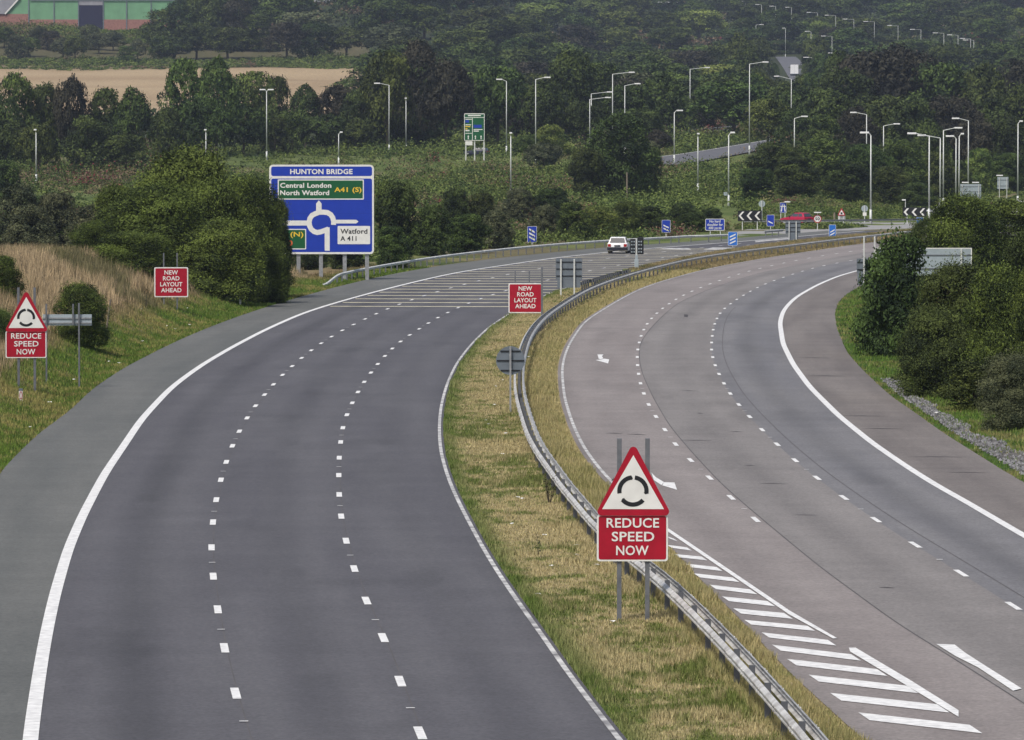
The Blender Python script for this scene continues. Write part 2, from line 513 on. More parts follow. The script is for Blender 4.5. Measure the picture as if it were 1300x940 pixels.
# ------------------------------------------------------------------ world + sun + air
w = bpy.data.worlds.new('World'); scn.world = w; w.use_nodes = True
nt = w.node_tree
sky = nt.nodes.new('ShaderNodeTexSky'); sky.sky_type = 'NISHITA'; sky.sun_disc = False
SUN_EL, SUN_AZ = rad(56), rad(215)
sky.sun_elevation = SUN_EL; sky.sun_rotation = SUN_AZ
sky.air_density = 1.0; sky.dust_density = 4.0; sky.ozone_density = .7
nt.links.new(sky.outputs['Color'], nt.nodes['Background'].inputs['Color'])
nt.nodes['Background'].inputs['Strength'].default_value = 0.088
sl = bpy.data.lights.new('sun', 'SUN'); sl.energy = 2.0; sl.angle = rad(11); sl.color = (1, .96, .90)
so = bpy.data.objects.new('sun', sl); COL.objects.link(so)
sd = Vector((math.sin(SUN_AZ) * math.cos(SUN_EL), math.cos(SUN_AZ) * math.cos(SUN_EL), math.sin(SUN_EL)))
so.rotation_euler = (-sd).to_track_quat('-Z', 'Y').to_euler()
so.location = (0, 0, 100)
vs_ = scn.view_settings
vs_.view_transform = 'Standard'; vs_.look = 'None'; vs_.gamma = 1; vs_.use_curve_mapping = False
vs_.exposure = 0.52
scn.cycles.use_denoising = True
scn.cycles.max_bounces = 6
scn.cycles.diffuse_bounces = 3
scn.cycles.volume_bounces = 0

HAZE = 0.00007
hz = MB(); hz.box(-950, 950, -60, 3950, -4, 190)
hm = bpy.data.materials.new('air'); hm.use_nodes = True
hn = hm.node_tree; hn.nodes.clear()
ho = hn.nodes.new('ShaderNodeOutputMaterial'); hv = hn.nodes.new('ShaderNodeVolumePrincipled')
hv.inputs['Density'].default_value = HAZE; hv.inputs['Color'].default_value = (.70, .80, 1.0, 1); hv.inputs['Anisotropy'].default_value = .2
hn.links.new(hv.outputs['Volume'], ho.inputs['Volume'])
tag(hz.build('haze', hm), 'thin pale blue haze over the valley and the wooded hill', 'haze', kind='stuff')

# ------------------------------------------------------------------ ground sheet
aa = np.concatenate([np.linspace(-2600, -1000, 25)[:-1], np.linspace(-1000, 1000, 420), np.linspace(1000, 2600, 25)[1:]])
yy = [40.0]
while yy[-1] < 3900:
    yy.append(yy[-1] * (1.0065 if 85 < yy[-1] < 720 else 1.014))
yy = np.array(yy)
AA, YY = np.meshgrid(aa, yy)
XX = AA * YY / F
XX = np.clip(XX, -940, 940)
ZZ = terrain(XX, YY)


def lerp(a, b, t):
    t = np.asarray(t)[..., None]
    return np.asarray(a, float) * (1 - t) + np.asarray(b, float) * t


def ground_colour(X, Y):
    """soil / turf colour of each place: dry straw, green verge, stubble field, dark wood floor"""
    n1 = fbm(X * .22, Y * .10, 21); n2 = fbm(X * .9, Y * .5, 31); n3 = fbm(X * 2.6, Y * 1.6, 41)
    turf = lerp((.055, .080, .022), (.20, .16, .085), smooth((n1 * .6 + n2 * .4 + n3 * .25 - .50) / .28))
    u = verge_u(X, Y); v = verge_v(X, Y)
    lx = E_inL(Y); rx = E_inR(Y)
    med = (X > lx - 1) & (X < rx + 1) & (Y < 620)
    fr = (X - lx) / np.maximum(rx - lx, .5)
    c = lerp((.075, .105, .028), (.30, .245, .135), smooth((n1 * .45 + n2 * .4 + n3 * .5 + fr * .16 - .52) / .25))
    c = lerp(c, (.045, .085, .015), smooth(1 - (X - lx) / .7) * .8)
    c = lerp(c, (.26, .205, .11), smooth(1 - np.abs(rx - X - 1.5) / 1.6) * .55)
    out = turf
    # far meadow
    mead = lerp((.075, .105, .028), (.13, .155, .050), smooth((n1 - .3) / .4))
    mead = lerp(mead, (.15, .11, .075), smooth((fbm(X * .04, Y * .015, 77) - .55) / .15) * .7)
    out = lerp(out, mead, smooth((Y - 430) / 60))
    bankc = lerp((.21, .16, .09), (.10, .095, .04), smooth((n2 - .45) / .3) * .5)
    gv = lerp((.045, .085, .014), (.14, .13, .05), smooth((n2 * .6 + n3 * .5 - .5) / .25) * .8)
    left = lerp(gv, bankc, smooth((u - 2.4 + (n1 - .5) * 4) / 2.0))
    m_ = (u > 0) & (Y < 430)
    out = np.where(m_[..., None], left, out)
    right = lerp((.042, .082, .014), (.12, .115, .04), smooth((n2 + n3 * .4 - .6) / .3))
    m_ = (v > 0) & (Y < 430)
    out = np.where(m_[..., None], right, out)
    out = np.where(med[..., None], c, out)
    a = X / Y * F
    field = (a < -180 + (n1 - .5) * 8) & (Y > 1330) & (Y < 1742)
    stub = lerp((.36, .275, .17), (.28, .205, .125), smooth((fbm(X * .008, Y * .14, 55) - .35) / .4))
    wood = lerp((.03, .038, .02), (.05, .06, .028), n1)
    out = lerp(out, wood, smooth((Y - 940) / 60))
    out = np.where(field[..., None], stub, out)
    rough_ = (a < -180) & (Y >= 1742) & (Y < 1960)
    out = np.where(rough_[..., None], lerp((.055, .062, .028), (.12, .10, .055), n2), out)
    return out


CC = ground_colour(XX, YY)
ny, nx = XX.shape
idx = np.arange(ny * nx).reshape(ny, nx)
Q = np.stack([idx[:-1, :-1], idx[:-1, 1:], idx[1:, 1:], idx[1:, :-1]], -1).reshape(-1, 4)
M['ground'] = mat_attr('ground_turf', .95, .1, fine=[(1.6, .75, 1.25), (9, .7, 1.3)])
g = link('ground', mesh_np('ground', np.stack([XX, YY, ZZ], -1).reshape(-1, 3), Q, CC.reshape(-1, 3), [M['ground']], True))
tag(g, 'rolling ground of turf, dry grass, stubble field and wood floor', 'ground', kind='structure')


# ------------------------------------------------------------------ roads
def mat_road(name, c1, c2, streak, tint=None):
    m = bpy.data.materials.new(name); m.use_nodes = True
    nt = m.node_tree; b = nt.nodes['Principled BSDF']
    b.inputs['Roughness'].default_value = .78; b.inputs['Specular IOR Level'].default_value = .35
    uv = nt.nodes.new('ShaderNodeUVMap'); uv.uv_map = 'uv'
    tc = nt.nodes.new('ShaderNodeTexCoord')

    def noise(scale, vec, detail=4, mapping=None):
        n = nt.nodes.new('ShaderNodeTexNoise'); n.inputs['Scale'].default_value = scale; n.inputs['Detail'].default_value = detail
        if mapping:
            mp = nt.nodes.new('ShaderNodeMapping'); mp.inputs['Scale'].default_value = mapping
            nt.links.new(vec, mp.inputs['Vector']); vec = mp.outputs['Vector']
        nt.links.new(vec, n.inputs['Vector'])
        return n.outputs['Fac']

    def rng_(v, a, b_, lo, hi):
        mr = nt.nodes.new('ShaderNodeMapRange'); mr.inputs['From Min'].default_value = a; mr.inputs['From Max'].default_value = b_
        mr.inputs['To Min'].default_value = lo; mr.inputs['To Max'].default_value = hi
        nt.links.new(v, mr.inputs['Value']); return mr.outputs['Result']
    mx = nt.nodes.new('ShaderNodeMix'); mx.data_type = 'RGBA'
    mx.inputs['A'].default_value = (*c1, 1); mx.inputs['B'].default_value = (*c2, 1)
    # long patches along the carriageway
    nt.links.new(rng_(noise(1, uv.outputs['UV'], 5, (.55, .035, 1)), .35, .65, 0, 1), mx.inputs['Factor'])
    out = mx.outputs['Result']
    for v in (rng_(noise(13, tc.outputs['Object'], 3), .3, .7, .80, 1.20), rng_(noise(4.5, tc.outputs['Object'], 5), .3, .7, .91, 1.09), rng_(noise(.35, tc.outputs['Object'], 6), .35, .65, .95, 1.05),
              rng_(noise(1, uv.outputs['UV'], 3, (.18, .9, 1)), .3, .7, 1 - streak, 1 + streak)):
        s = nt.nodes.new('ShaderNodeVectorMath'); s.operation = 'SCALE'
        nt.links.new(out, s.inputs[0]); nt.links.new(v, s.inputs['Scale']); out = s.outputs['Vector']
    # wheel-track and oil-drip staining, worn into the lanes
    a = nt.nodes.new('ShaderNodeAttribute'); a.attribute_name = 'Col'
    s = nt.nodes.new('ShaderNodeVectorMath'); s.operation = 'MULTIPLY'
    nt.links.new(out, s.inputs[0]); nt.links.new(a.outputs['Color'], s.inputs[1]); out = s.outputs['Vector']
    nt.links.new(out, b.inputs['Base Color'])
    bp = nt.nodes.new('ShaderNodeBump'); bp.inputs['Strength'].default_value = .35; bp.inputs['Distance'].default_value = .01
    nt.links.new(noise(45, tc.outputs['Object'], 2), bp.inputs['Height']); nt.links.new(bp.outputs['Normal'], b.inputs['Normal'])
    return m


def strip(name, e0, e1, y0, y1, z, material, kindlabel, n=14, stain=None, shift0=0, shift1=0):
    ys = np.arange(y0, y1, 1.5)
    t = np.linspace(0, 1, n + 1)
    x0 = e0(ys) + shift0; x1 = e1(ys) + shift1
    X = x0[:, None] * (1 - t) + x1[:, None] * t
    Y = np.repeat(ys[:, None], n + 1, 1)
    Z = np.full_like(X, z)
    C = np.ones((len(ys), n + 1, 3))
    if stain is not None: C *= stain(X, Y, t[None, :])[..., None]
    k = np.arange(X.size).reshape(X.shape)
    Qs = np.stack([k[:-1, :-1], k[:-1, 1:], k[1:, 1:], k[1:, :-1]], -1).reshape(-1, 4)
    me = mesh_np(name, np.stack([X, Y, Z], -1).reshape(-1, 3), Qs, C.reshape(-1, 3), [material])
    uvl = me.uv_layers.new(name='uv')
    wd = (X - x0[:, None]); V = np.cumsum(np.hypot(1.5, np.gradient(x0)))[:, None] + 0 * X
    UV = np.stack([wd, V], -1).reshape(-1, 2)[Qs.ravel()]
    uvl.data.foreach_set('uv', UV.astype(np.float32).ravel())
    return tag(link(name, me), kindlabel, 'road', kind='structure')


def band(c, w_):
    return lambda X: np.exp(-((X - c) / w_) ** 2)


def lane_wear(X, Y, lanes, drip, wheel):
    """oil drip line down the middle of each lane and paler polished wheel tracks either side"""
    s = np.ones_like(X)
    br = .55 + .9 * fbm(X * .25, Y * .03, 3)
    for p_, q_, k_ in lanes:
        c = (p_ + q_) / 2
        s -= drip * k_ * np.exp(-((X - c) / .50) ** 2) * br
        for o_ in (-.9, .9): s += wheel * np.exp(-((X - c - o_) / .33) ** 2) * br
    s *= .955 + .09 * fbm(X * .5, Y * .06, 15)
    s -= .10 * smooth((fbm(X * .45, Y * .11, 19) - .66) / .05)          # isolated old spill patches
    return s


def stainL(X, Y, t):
    a = E_whiteL(Y); b = E_dashA(Y); c = E_dashB(Y); d = E_inL(Y)
    return lane_wear(X, Y, ((a, b, 1.7), (b, c, .9), (c, d, .5)), .13, .045) - .10 * np.exp(-((d - X) / .5) ** 2) - .05 * np.exp(-((X - a) / .5) ** 2)


def stainR(X, Y, t):
    a = E_inR(Y); b = E_line1(Y); c = E_line2(Y); d = E_whiteR(Y)
    return lane_wear(X, Y, ((a, b, .4), (b, c, .7), (c, d, 1.3)), .12, .04) - .10 * np.exp(-((X - a) / .5) ** 2)


M['asphalt'] = mat_road('asphalt_dark', (.080, .078, .086), (.098, .096, .103), .03)
M['asphalt_sh'] = mat_road('asphalt_shoulder', (.100, .104, .098), (.130, .132, .123), .05)
M['asphalt_old'] = mat_road('asphalt_old', (.200, .178, .169), (.238, .214, .203), .04)
M['asphalt_mid'] = mat_road('asphalt_mid', (.172, .160, .153), (.208, .194, .185), .04)
M['asphalt_blue'] = mat_road('asphalt_blue', (.140, .138, .145), (.170, .166, .168), .03)
M['asphalt_brown'] = mat_road('asphalt_brown', (.132, .117, .109), (.185, .166, .153), .07)
ZR = .022
strip('road_hard_shoulder', E_verge, E_whiteL, 62, 596, ZR, M['asphalt_sh'], 'grey hard shoulder along the left carriageway')
strip('road_left_carriageway', E_whiteL, E_inL, 62, 596, ZR, M['asphalt'], 'dark asphalt left carriageway with three lanes', 30, stainL)
strip('road_inner_lane', E_inR, E_joint, 62, 700, ZR, M['asphalt_old'], 'pale pinkish inner lane of the right carriageway', 16, stainR)
strip('road_middle_lane', E_joint, E_line2, 62, 700, ZR, M['asphalt_mid'], 'grey middle lane of the right carriageway', 16, stainR)
strip('road_outer_lane', E_line2, E_whiteR, 62, 700, ZR, M['asphalt_blue'], 'blue grey outer lane of the right carriageway', 20, stainR)
strip('road_right_shoulder', E_whiteR, E_outR, 62, 700, ZR, M['asphalt_brown'], 'brownish hard shoulder of the right carriageway')


def flat(polys, name, m, z, label, kind='structure', pg=PG, cat='road markings'):
    mb = MB()
    for p in polys:
        pts = [pg(*q) if len(q) == 2 else q[:2] for q in p]
        mb.add([(x, y, z) for x, y in pts], [tuple(range(len(pts)))])
    me_o = mb.build(name, m)
    return tag(me_o, label, cat, kind=kind)


# roundabout carriageway in the distance
flat([[(930, 300.5), (1020, 296), (1100, 292), (1200, 289), (1420, 287), (1420, 281), (1200, 281.5), (1090, 282.5), (1010, 285), (960, 289), (925, 297)]],
     'roundabout', mat('roundabout_surface', (.30, .295, .285), .8, noise=.2, nscale=.2), .012, 'pale asphalt of the far roundabout', cat='road')


def line_strip(e, off, width, y0, y1, z, dashes=None, taper=False):
    """list of quads along an edge; dashes = (mark, gap, phase)"""
    out = []
    ys = np.arange(y0, y1, .25)
    xs = e(ys) + off
    L = np.concatenate([[0], np.cumsum(np.hypot(np.diff(ys), np.diff(xs)))])

    def pt(l):
        y = np.interp(l, L, ys); x = np.interp(l, L, xs)
        y2 = np.interp(l + .6, L, ys); x2 = np.interp(l + .6, L, xs)
        y1_ = np.interp(l - .6, L, ys); x1_ = np.interp(l - .6, L, xs)
        dx, dy = x2 - x1_, y2 - y1_; n = math.hypot(dx, dy) or 1
        return x, y, dy / n, -dx / n
    if dashes is None:
        segs = [(l, min(l + 2, L[-1])) for l in np.arange(0, L[-1], 2.0)]
    else:
        mk, gp, ph = dashes
        segs = [(l, l + mk) for l in np.arange(ph, L[-1] - mk, mk + gp)]
    for a, b in segs:
        q = []
        n_ = 2
        for l in np.linspace(a, b, n_):
            x, y, nx_, ny_ = pt(l); q.append((x - nx_ * width / 2, y - ny_ * width / 2, 0))
        for l in np.linspace(b, a, n_):
            x, y, nx_, ny_ = pt(l); q.append((x + nx_ * width / 2, y + ny_ * width / 2, 0))
        out.append(q)
    return out


ZM = .034
raw = lambda *a: a
mk = []
mk += line_strip(E_whiteL, 0, .27, 70, 592, ZM)
mk += line_strip(E_dashA, 0, .16, 70, 560, ZM, (2, 7, 3.2)) + line_strip(E_dashB, 0, .16, 70, 560, ZM, (2, 7, 5.4))
flat(mk, 'markings_left_carriageway', M['marking'], ZM, 'solid white edge line and dashed lane lines of the left carriageway')
mk = line_strip(E_whiteR, 0, .25, 70, 640, ZM)
mk += line_strip(E_line2, 0, .14, 70, 600, ZM, (2, 7, 4)) + line_strip(E_line1, 0, .14, 142, 600, ZM, (2, 7, 4))
flat(mk, 'markings_right_carriageway', M['marking'], ZM, 'solid white edge line and dashed lane lines of the right carriageway')
mk = line_strip(E_inL, -.14, .11, 70, 590, ZM) + line_strip(E_inR, .2, .11, 159, 640, ZM)
flat(mk, 'markings_median_edges', M['marking_worn'], ZM, 'worn white edge lines along both sides of the central reservation')
# reflective studs between the dashes
sd_ = []
for e, ph, y0 in ((E_dashA, 8.2, 70), (E_dashB, 10.4, 70), (E_line2, 9, 70), (E_line1, 9, 142)):
    sd_ += line_strip(e, 0, .16, y0, 330, ZM, (.10, 17.9, ph))
flat(sd_, 'road_studs', M['marking'], ZM + .012, 'small pale road studs between the lane dashes')
# tar seams
sm = line_strip(E_joint, 0, .035, 65, 420, ZM) + line_strip(E_dashA, .05, .025, 65, 330, ZM) + line_strip(E_dashB, .05, .025, 65, 330, ZM) + line_strip(E_line2, .55, .03, 65, 330, ZM)
flat(sm, 'road_tar_seams', M['seam_soft'], .028, 'thin dark tar seams between the lanes')
# transverse bars
bars = []
y = 331.0; sp_ = 7.6
while y < 505:
    x = float(E_whiteL(y)); s_ = float(E_whiteL.slope(y))
    # square to the carriageway: walk to the inner edge
    nx_, ny_ = 1 / math.hypot(1, s_), -s_ / math.hypot(1, s_)
    t = np.linspace(0, 26, 400)
    gx = x + nx_ * t; gy = y + ny_ * t
    k = int(np.argmax(gx > E_inL(gy) - .3)) or 399
    p0 = (x + nx_ * .35, y + ny_ * .35); p1 = (gx[k], gy[k])
    tx, ty = -ny_ * .42, nx_ * .42
    bars.append([(p0[0] - tx, p0[1] - ty, 0), (p1[0] - tx, p1[1] - ty, 0), (p1[0] + tx, p1[1] + ty, 0), (p0[0] + tx, p0[1] + ty, 0)])
    y += sp_; sp_ = max(3.6, sp_ * .985)
flat(bars, 'road_warning_bars', M['marking_cream'], .030, 'cream transverse warning bars across the left carriageway')
# hatching + merge marks on the right carriageway
hz_ = []
Z6 = lambda x, y: (720 + x / 3.132, 560 + y / 3.132)
Z8 = lambda x, y: (940 + x / 3.611, 600 + y / 3.611)
for (lx, ly), (rx, ry), th in [((402, 388), (432, 399), 3), ((404, 422), (486, 435), 3.4), ((432, 459), (546, 473), 4), ((470, 497), (606, 515), 4.3), ((512, 537), (672, 558), 4.8),
                               ((576, 583), (742, 606), 5.3), ((626, 630), (812, 653), 5.6), ((672, 678), (880, 702), 6.2)]:
    a = Z6(lx, ly); b = Z6(rx, ry)
    hz_.append([(a[0] + th, a[1] + th * .75), (b[0] + th * .9, b[1] + th * .6), (b[0] - th * .9, b[1] - th * .6), (a[0] - th * .6, a[1] - th * .35)])
for (lx, ly), (rx, ry), th in [((30, 690), (325, 722), 5.4), ((110, 748), (420, 788), 6), ((160, 806), (530, 856), 6.8), ((230, 872), (650, 925), 7.4), ((330, 945), (790, 1003), 8), ((430, 1030), (930, 1090), 8.8), ((560, 1120), (1080, 1185), 9)]:
    a = Z8(lx, ly); b = Z8(rx, ry)
    hz_.append([(a[0] + th, a[1] + th * .75), (b[0] + th * .9, b[1] + th * .6), (b[0] - th * .9, b[1] - th * .6), (a[0] - th * .6, a[1] - th * .35)])
flat(hz_, 'markings_hatching', M['marking'], ZM, 'white hatched bars beside the central reservation')
ln = [[Z6(350, 318), Z6(342, 326), Z6(877, 693), Z6(877, 676)], [Z6(877, 677), Z6(877, 694), Z8(425, 770), Z8(443, 768)],
      [Z8(497, 812), Z8(503, 830), Z8(760, 985), Z8(1000, 1130), Z8(1000, 1100), Z8(780, 962), Z8(528, 812)],
      [Z8(898, 795), Z8(982, 798), Z8(1030, 835), Z8(1135, 903), Z8(1290, 1000), Z8(1250, 1010), Z8(1090, 903), Z8(985, 850)]]
flat(ln, 'markings_taper_lines', M['marking'], ZM + .006, 'white taper line and merge wedge beside the hatching')
Z5 = lambda x, y: (680 + x / 3.824, 380 + y / 3.824)
ar = [[Z5(290, 299), Z5(352, 316), Z5(357, 296), Z5(332, 292), Z5(318, 297)], [Z5(300, 272), Z5(306, 292), Z5(316, 296), Z5(328, 291), Z5(322, 280), Z5(330, 272)],
      [Z6(335, 130), Z6(345, 160), Z6(375, 180), Z6(385, 168), Z6(352, 148)], [Z6(385, 168), Z6(378, 181), Z6(437, 199), Z6(427, 170)]]
flat(ar, 'markings_arrows', M['marking'], ZM, 'two white deflection arrows on the right carriageway')
# faded marks far up the left carriageway
fm = [[(836, 317), (878, 317.8), (874, 315.6), (846, 315.6)], [(893, 317.4), (934, 318.2), (950, 315.6), (905, 314.8)], [(960, 308), (1010, 303.5), (1012, 302), (958, 306.4)]]
flat(fm, 'markings_far_arrows', M['marking_worn'], ZM, 'faded white arrows on the far end of the left carriageway')
flat([[Z5(722, 76), Z5(720, 88), Z5(738, 89), Z5(741, 78)]], 'road_patch', M['seam'], .03, 'small black patch in the middle lane')
# transverse cracks and old stains on the right carriageway
ck = []
for x0, x1, y_, t in ((768, 792, 551, .5), (795, 822, 552.5, .5), (884, 893, 525.5, .6), (1115, 1137, 747.3, .7), (925, 945, 549, .5), (945, 960, 592, .5), (862, 888, 497, .4), (960, 1003, 615, .45), (860, 905, 560, .35), (1005, 1040, 655, .4),
                     (1010, 1060, 455, .35), (1020, 1075, 478, .4), (1060, 1130, 529, .45), (1090, 1150, 545, .4), (1150, 1230, 581, .4), (1200, 1260, 601, .4)):
    ck.append([(x0, y_), (x0 * .5 + x1 * .5, y_ + t), (x1, y_ + .6), (x0 * .5 + x1 * .5, y_ - t * .6)])
flat(ck, 'road_cracks', M['seam'], .027, 'short dark transverse cracks in the right carriageway and its shoulder')
# gravel strip on the right verge
gp = []
ys = np.arange(150, 232, 1.5)
for i in range(len(ys) - 1):
    y0_, y1_ = ys[i], ys[i + 1]
    def ed(y_): return .35 + .4 * vnoise(y_ * .25, 0, 3), .8 + .75 * vnoise(y_ * .2, 5, 3)
    a0, a1 = ed(y0_); b0, b1 = ed(y1_)
    x0_, x1_ = float(E_outR(y0_)), float(E_outR(y1_))
    gp.append([(x0_ + a0, y0_, 0), (x0_ + a1, y0_, 0), (x1_ + b1, y1_, 0), (x1_ + b0, y1_, 0)])
gmat = mat('gravel', (.13, .12, .11), .95, noise=.6, nscale=9, bump=1, bscale=20)
mb = MB()
for p in gp: mb.add([(q[0], q[1], float(terrain(q[0], q[1])) + .05) for q in p], [(0, 1, 2, 3)])
gr = mb.build('gravel', gmat); tag(gr, 'strip of grey loose gravel along the right verge', 'gravel', kind='stuff')
# stones in it
V = []; Qd = []
for i in range(2600):
    y_ = 150 + 82 * rng.random(); x_ = float(E_outR(y_)) + .35 + .95 * rng.random() * (.5 + vnoise(y_ * .2, 5, 3)); s_ = .03 + .06 * rng.random()
    z_ = float(terrain(x_, y_)) + .05
    n0 = len(V)
    for k in range(4):
        t = math.pi / 2 * k + rng.random()
        V.append((x_ + s_ * math.cos(t), y_ + s_ * math.sin(t), z_ - .01))
    V.append((x_, y_, z_ + s_ * .8))
    for k in range(4): Qd.append((n0 + k, n0 + (k + 1) % 4, n0 + 4))
V = np.array(V); Cg = np.repeat(rng.uniform(.05, .24, (2600, 1)), 5, 0) * np.array([[1, 1, 1.02]])
st = link('stones', mesh_np('stones', V, np.array(Qd), Cg, [mat_attr('stone_chips', .9)])); tag(st, 'loose grey stone chips on the right verge', 'stones', kind='stuff')


# far roads that climb the hill
def road_on_hill(name, left, right, label, m, n=10):
    A = [hit(*p) for p in left]; B = [hit(*p) for p in right]
    mb = MB(); vs = []
    for (a, b) in zip(A, B):
        for k in range(n + 1):
            t = k / n; x = a[0] * (1 - t) + b[0] * t; y_ = a[1] * (1 - t) + b[1] * t
            vs.append((x, y_, max(a[2] * (1 - t) + b[2] * t, float(terrain(x, y_))) + .25))
    fs = [(i * (n + 1) + k, i * (n + 1) + k + 1, (i + 1) * (n + 1) + k + 1, (i + 1) * (n + 1) + k) for i in range(len(A) - 1) for k in range(n)]
    mb.add(vs, fs)
    return tag(mb.build(name, m), label, 'road', kind='structure')


M['road_far'] = mat('far_road', (.12, .12, .13), .8, noise=.15, nscale=.2)
road_on_hill('road_slip', [(835, 201), (860, 198), (890, 193.5), (920, 188.5), (950, 183.5), (1000, 175)], [(835, 211), (862, 211), (891, 206.5), (920, 201), (951, 195), (1002, 184)], 'grey slip road rising behind the meadow', M['road_far'])
for dl, nm in ((0, 'far'),):
    e_ = [(835, 201), (860, 198), (890, 193.5), (920, 188.5), (950, 183.5), (1000, 175)] if dl == 0 else [(835, 211), (862, 211), (891, 206.5), (920, 201), (951, 195), (1002, 184)]
    o_ = .5 if dl == 0 else -.7
    lo = road_on_hill('markings_slip_road', [(x, y_ + o_) for x, y_ in e_], [(x, y_ + o_ + .28) for x, y_ in e_], f'white line along the {nm} edge of the grey slip road', M['marking'], 2)
    lo.location.z = .06
road_on_hill('road_hill', [(1005, 104), (1000, 97), (996, 90), (990, 81), (984, 73)], [(1020, 104), (1019, 97), (1020, 90), (1020, 81), (1010, 73)], 'pale main road climbing the wooded hill', M['road_far'])


# ------------------------------------------------------------------ crash barriers
W_SEC = [(h_ * .74, o_) for h_, o_ in [(-.155, .0), (-.125, .045), (-.075, .083), (-.04, .083), (0, .03), (.04, .083), (.075, .083), (.125, .045), (.155, .0)]]   # (height, outwards)


def barrier(name, feet, label, side, spacing=3.2, hz=.575, top=None, double=False, dist=None, flare=False, m='rail', posts_cap=100, z_off=0.0):
    """feet: world (x,y) polyline; side=+1/-1 which side of the posts carries the beam"""
    P = [Vector(p) for p in feet]
    L = [0]
    for i in range(1, len(P)): L.append(L[-1] + (P[i] - P[i - 1]).length)
    px_ = np.array([p.x for p in P]); py_ = np.array([p.y for p in P]); L = np.array(L)

    def pt(l):
        x, y_ = np.interp(l, L, px_), np.interp(l, L, py_)
        x2, y2 = np.interp(l + 1, L, px_), np.interp(l + 1, L, py_); x1, y1 = np.interp(l - 1, L, px_), np.interp(l - 1, L, py_)
        d = Vector((x2 - x1, y2 - y1)).normalized()
        return Vector((x, y_)), Vector((d.y, -d.x))
    base, _ = pt(0)
    root = empty(name, (base.x, base.y, 0), 0, label, 'crash barrier')
    for s in ((1, -1) if double else (side,)):
        mb = MB(); vs = []; ls = np.arange(0, L[-1] + .01, 1.6); n = len(W_SEC)
        for j, l in enumerate(ls):
            c, nr = pt(l)
            zz = hz + z_off + float(terrain(c.x, c.y)) * 0
            if flare: zz = zz - (hz - .05) * (1 - smooth(l / 9.0))
            for h, o_ in W_SEC:
                off = s * ((.13 if double else .07) + o_)
                vs.append((c.x + nr.x * off - base.x, c.y + nr.y * off - base.y, zz + h))
        fs = [(i * n + k, i * n + k + 1, (i + 1) * n + k + 1, (i + 1) * n + k) for i in range(len(ls) - 1) for k in range(n - 1)]
        mb.add(vs, fs)
        # splice bolts, on the near stretch
        bm_ = mb
        for l in (np.arange(.8, min(L[-1], 130), 3.2) if L[-1] > 200 and double else ()):
            c, nr = pt(l)
            for dl in (-.2, .2):
                c, nr = pt(l + dl)
                for h in (-.043, .043):
                    a = Vector((c.x - base.x, c.y - base.y, hz + h)) + Vector((nr.x, nr.y, 0)) * s * (.21 if double else .15)
                    b = a + Vector((nr.x, nr.y, 0)) * s * .02
                    bm_.tube(a, b, .022, n=6)
        o = mb.build('rail', M[m], root)
        md = o.modifiers.new('thick', 'SOLIDIFY'); md.thickness = .006; md.offset = 0
    pl = np.arange(1.2, L[-1], spacing)
    protos = None
    rest = MB()
    for i, l in enumerate(pl):
        c, nr = pt(l); ang = math.atan2(nr.y, nr.x)
        top_ = hz + .10
        if flare: top_ -= (hz - .05) * (1 - smooth(l / 9.0))
        if top_ < .15: continue
        if i < posts_cap:
            if protos is None:
                q = MB(); q.box(-.055, .055, -.004, .004, -.3, .64); q.box(-.055, -.047, .0045, .05, -.3, .64); q.box(.047, .055, -.05, -.0045, -.3, .64)
                protos = q.build('post', M['rail_post'], root)
                o = protos
            else:
                o = protos.copy(); COL.objects.link(o); o.parent = root
            o.location = (c.x - base.x, c.y - base.y, (top_ - .64)); o.rotation_euler = (0, 0, ang)
        else:
            a = Vector((c.x - base.x, c.y - base.y)); d = Vector((-nr.y, nr.x))
            v = []
            for z in (-.2, top_):
                for p, q in ((-1, -1), (1, -1), (1, 1), (-1, 1)):
                    r = a + nr * p * .05 + d * q * .04
                    v.append((r.x, r.y, z))
            rest.add(v, [(0, 1, 2, 3), (4, 5, 6, 7), (0, 1, 5, 4), (1, 2, 6, 5), (2, 3, 7, 6), (3, 0, 4, 7)])
    if rest.v:
        tag(rest.build('distant_posts', M['rail_post'], root), kind='stuff')
    return root


def from_top(pts, h=.66):
    out = []
    for x, y in pts:
        a, b = ray(x, y); Y = (HC - h) / -b
        out.append((a * Y, Y))
    return out


def resm(pts, n=3):
    """resample and smooth a world polyline ordered by northing"""
    pts = sorted(pts, key=lambda p: p[1])
    yy_ = np.array([p[1] for p in pts]); xx_ = np.array([p[0] for p in pts])
    ys_ = np.arange(yy_[0], yy_[-1], 2.0)
    out = []
    for y_ in ys_:
        s = max(2.0, y_ * .018)
        k = np.linspace(y_ - 2.5 * s, y_ + 2.5 * s, 15); k = k[(k >= yy_[0]) & (k <= yy_[-1])]
        wg = np.exp(-.5 * ((k - y_) / s) ** 2)
        r = (np.interp(k, yy_, xx_) * wg).sum() / wg.sum()
        if k[0] > y_ - s or k[-1] < y_ + s: r = np.interp(y_, yy_, xx_)
        out.append((r, y_))
    return out


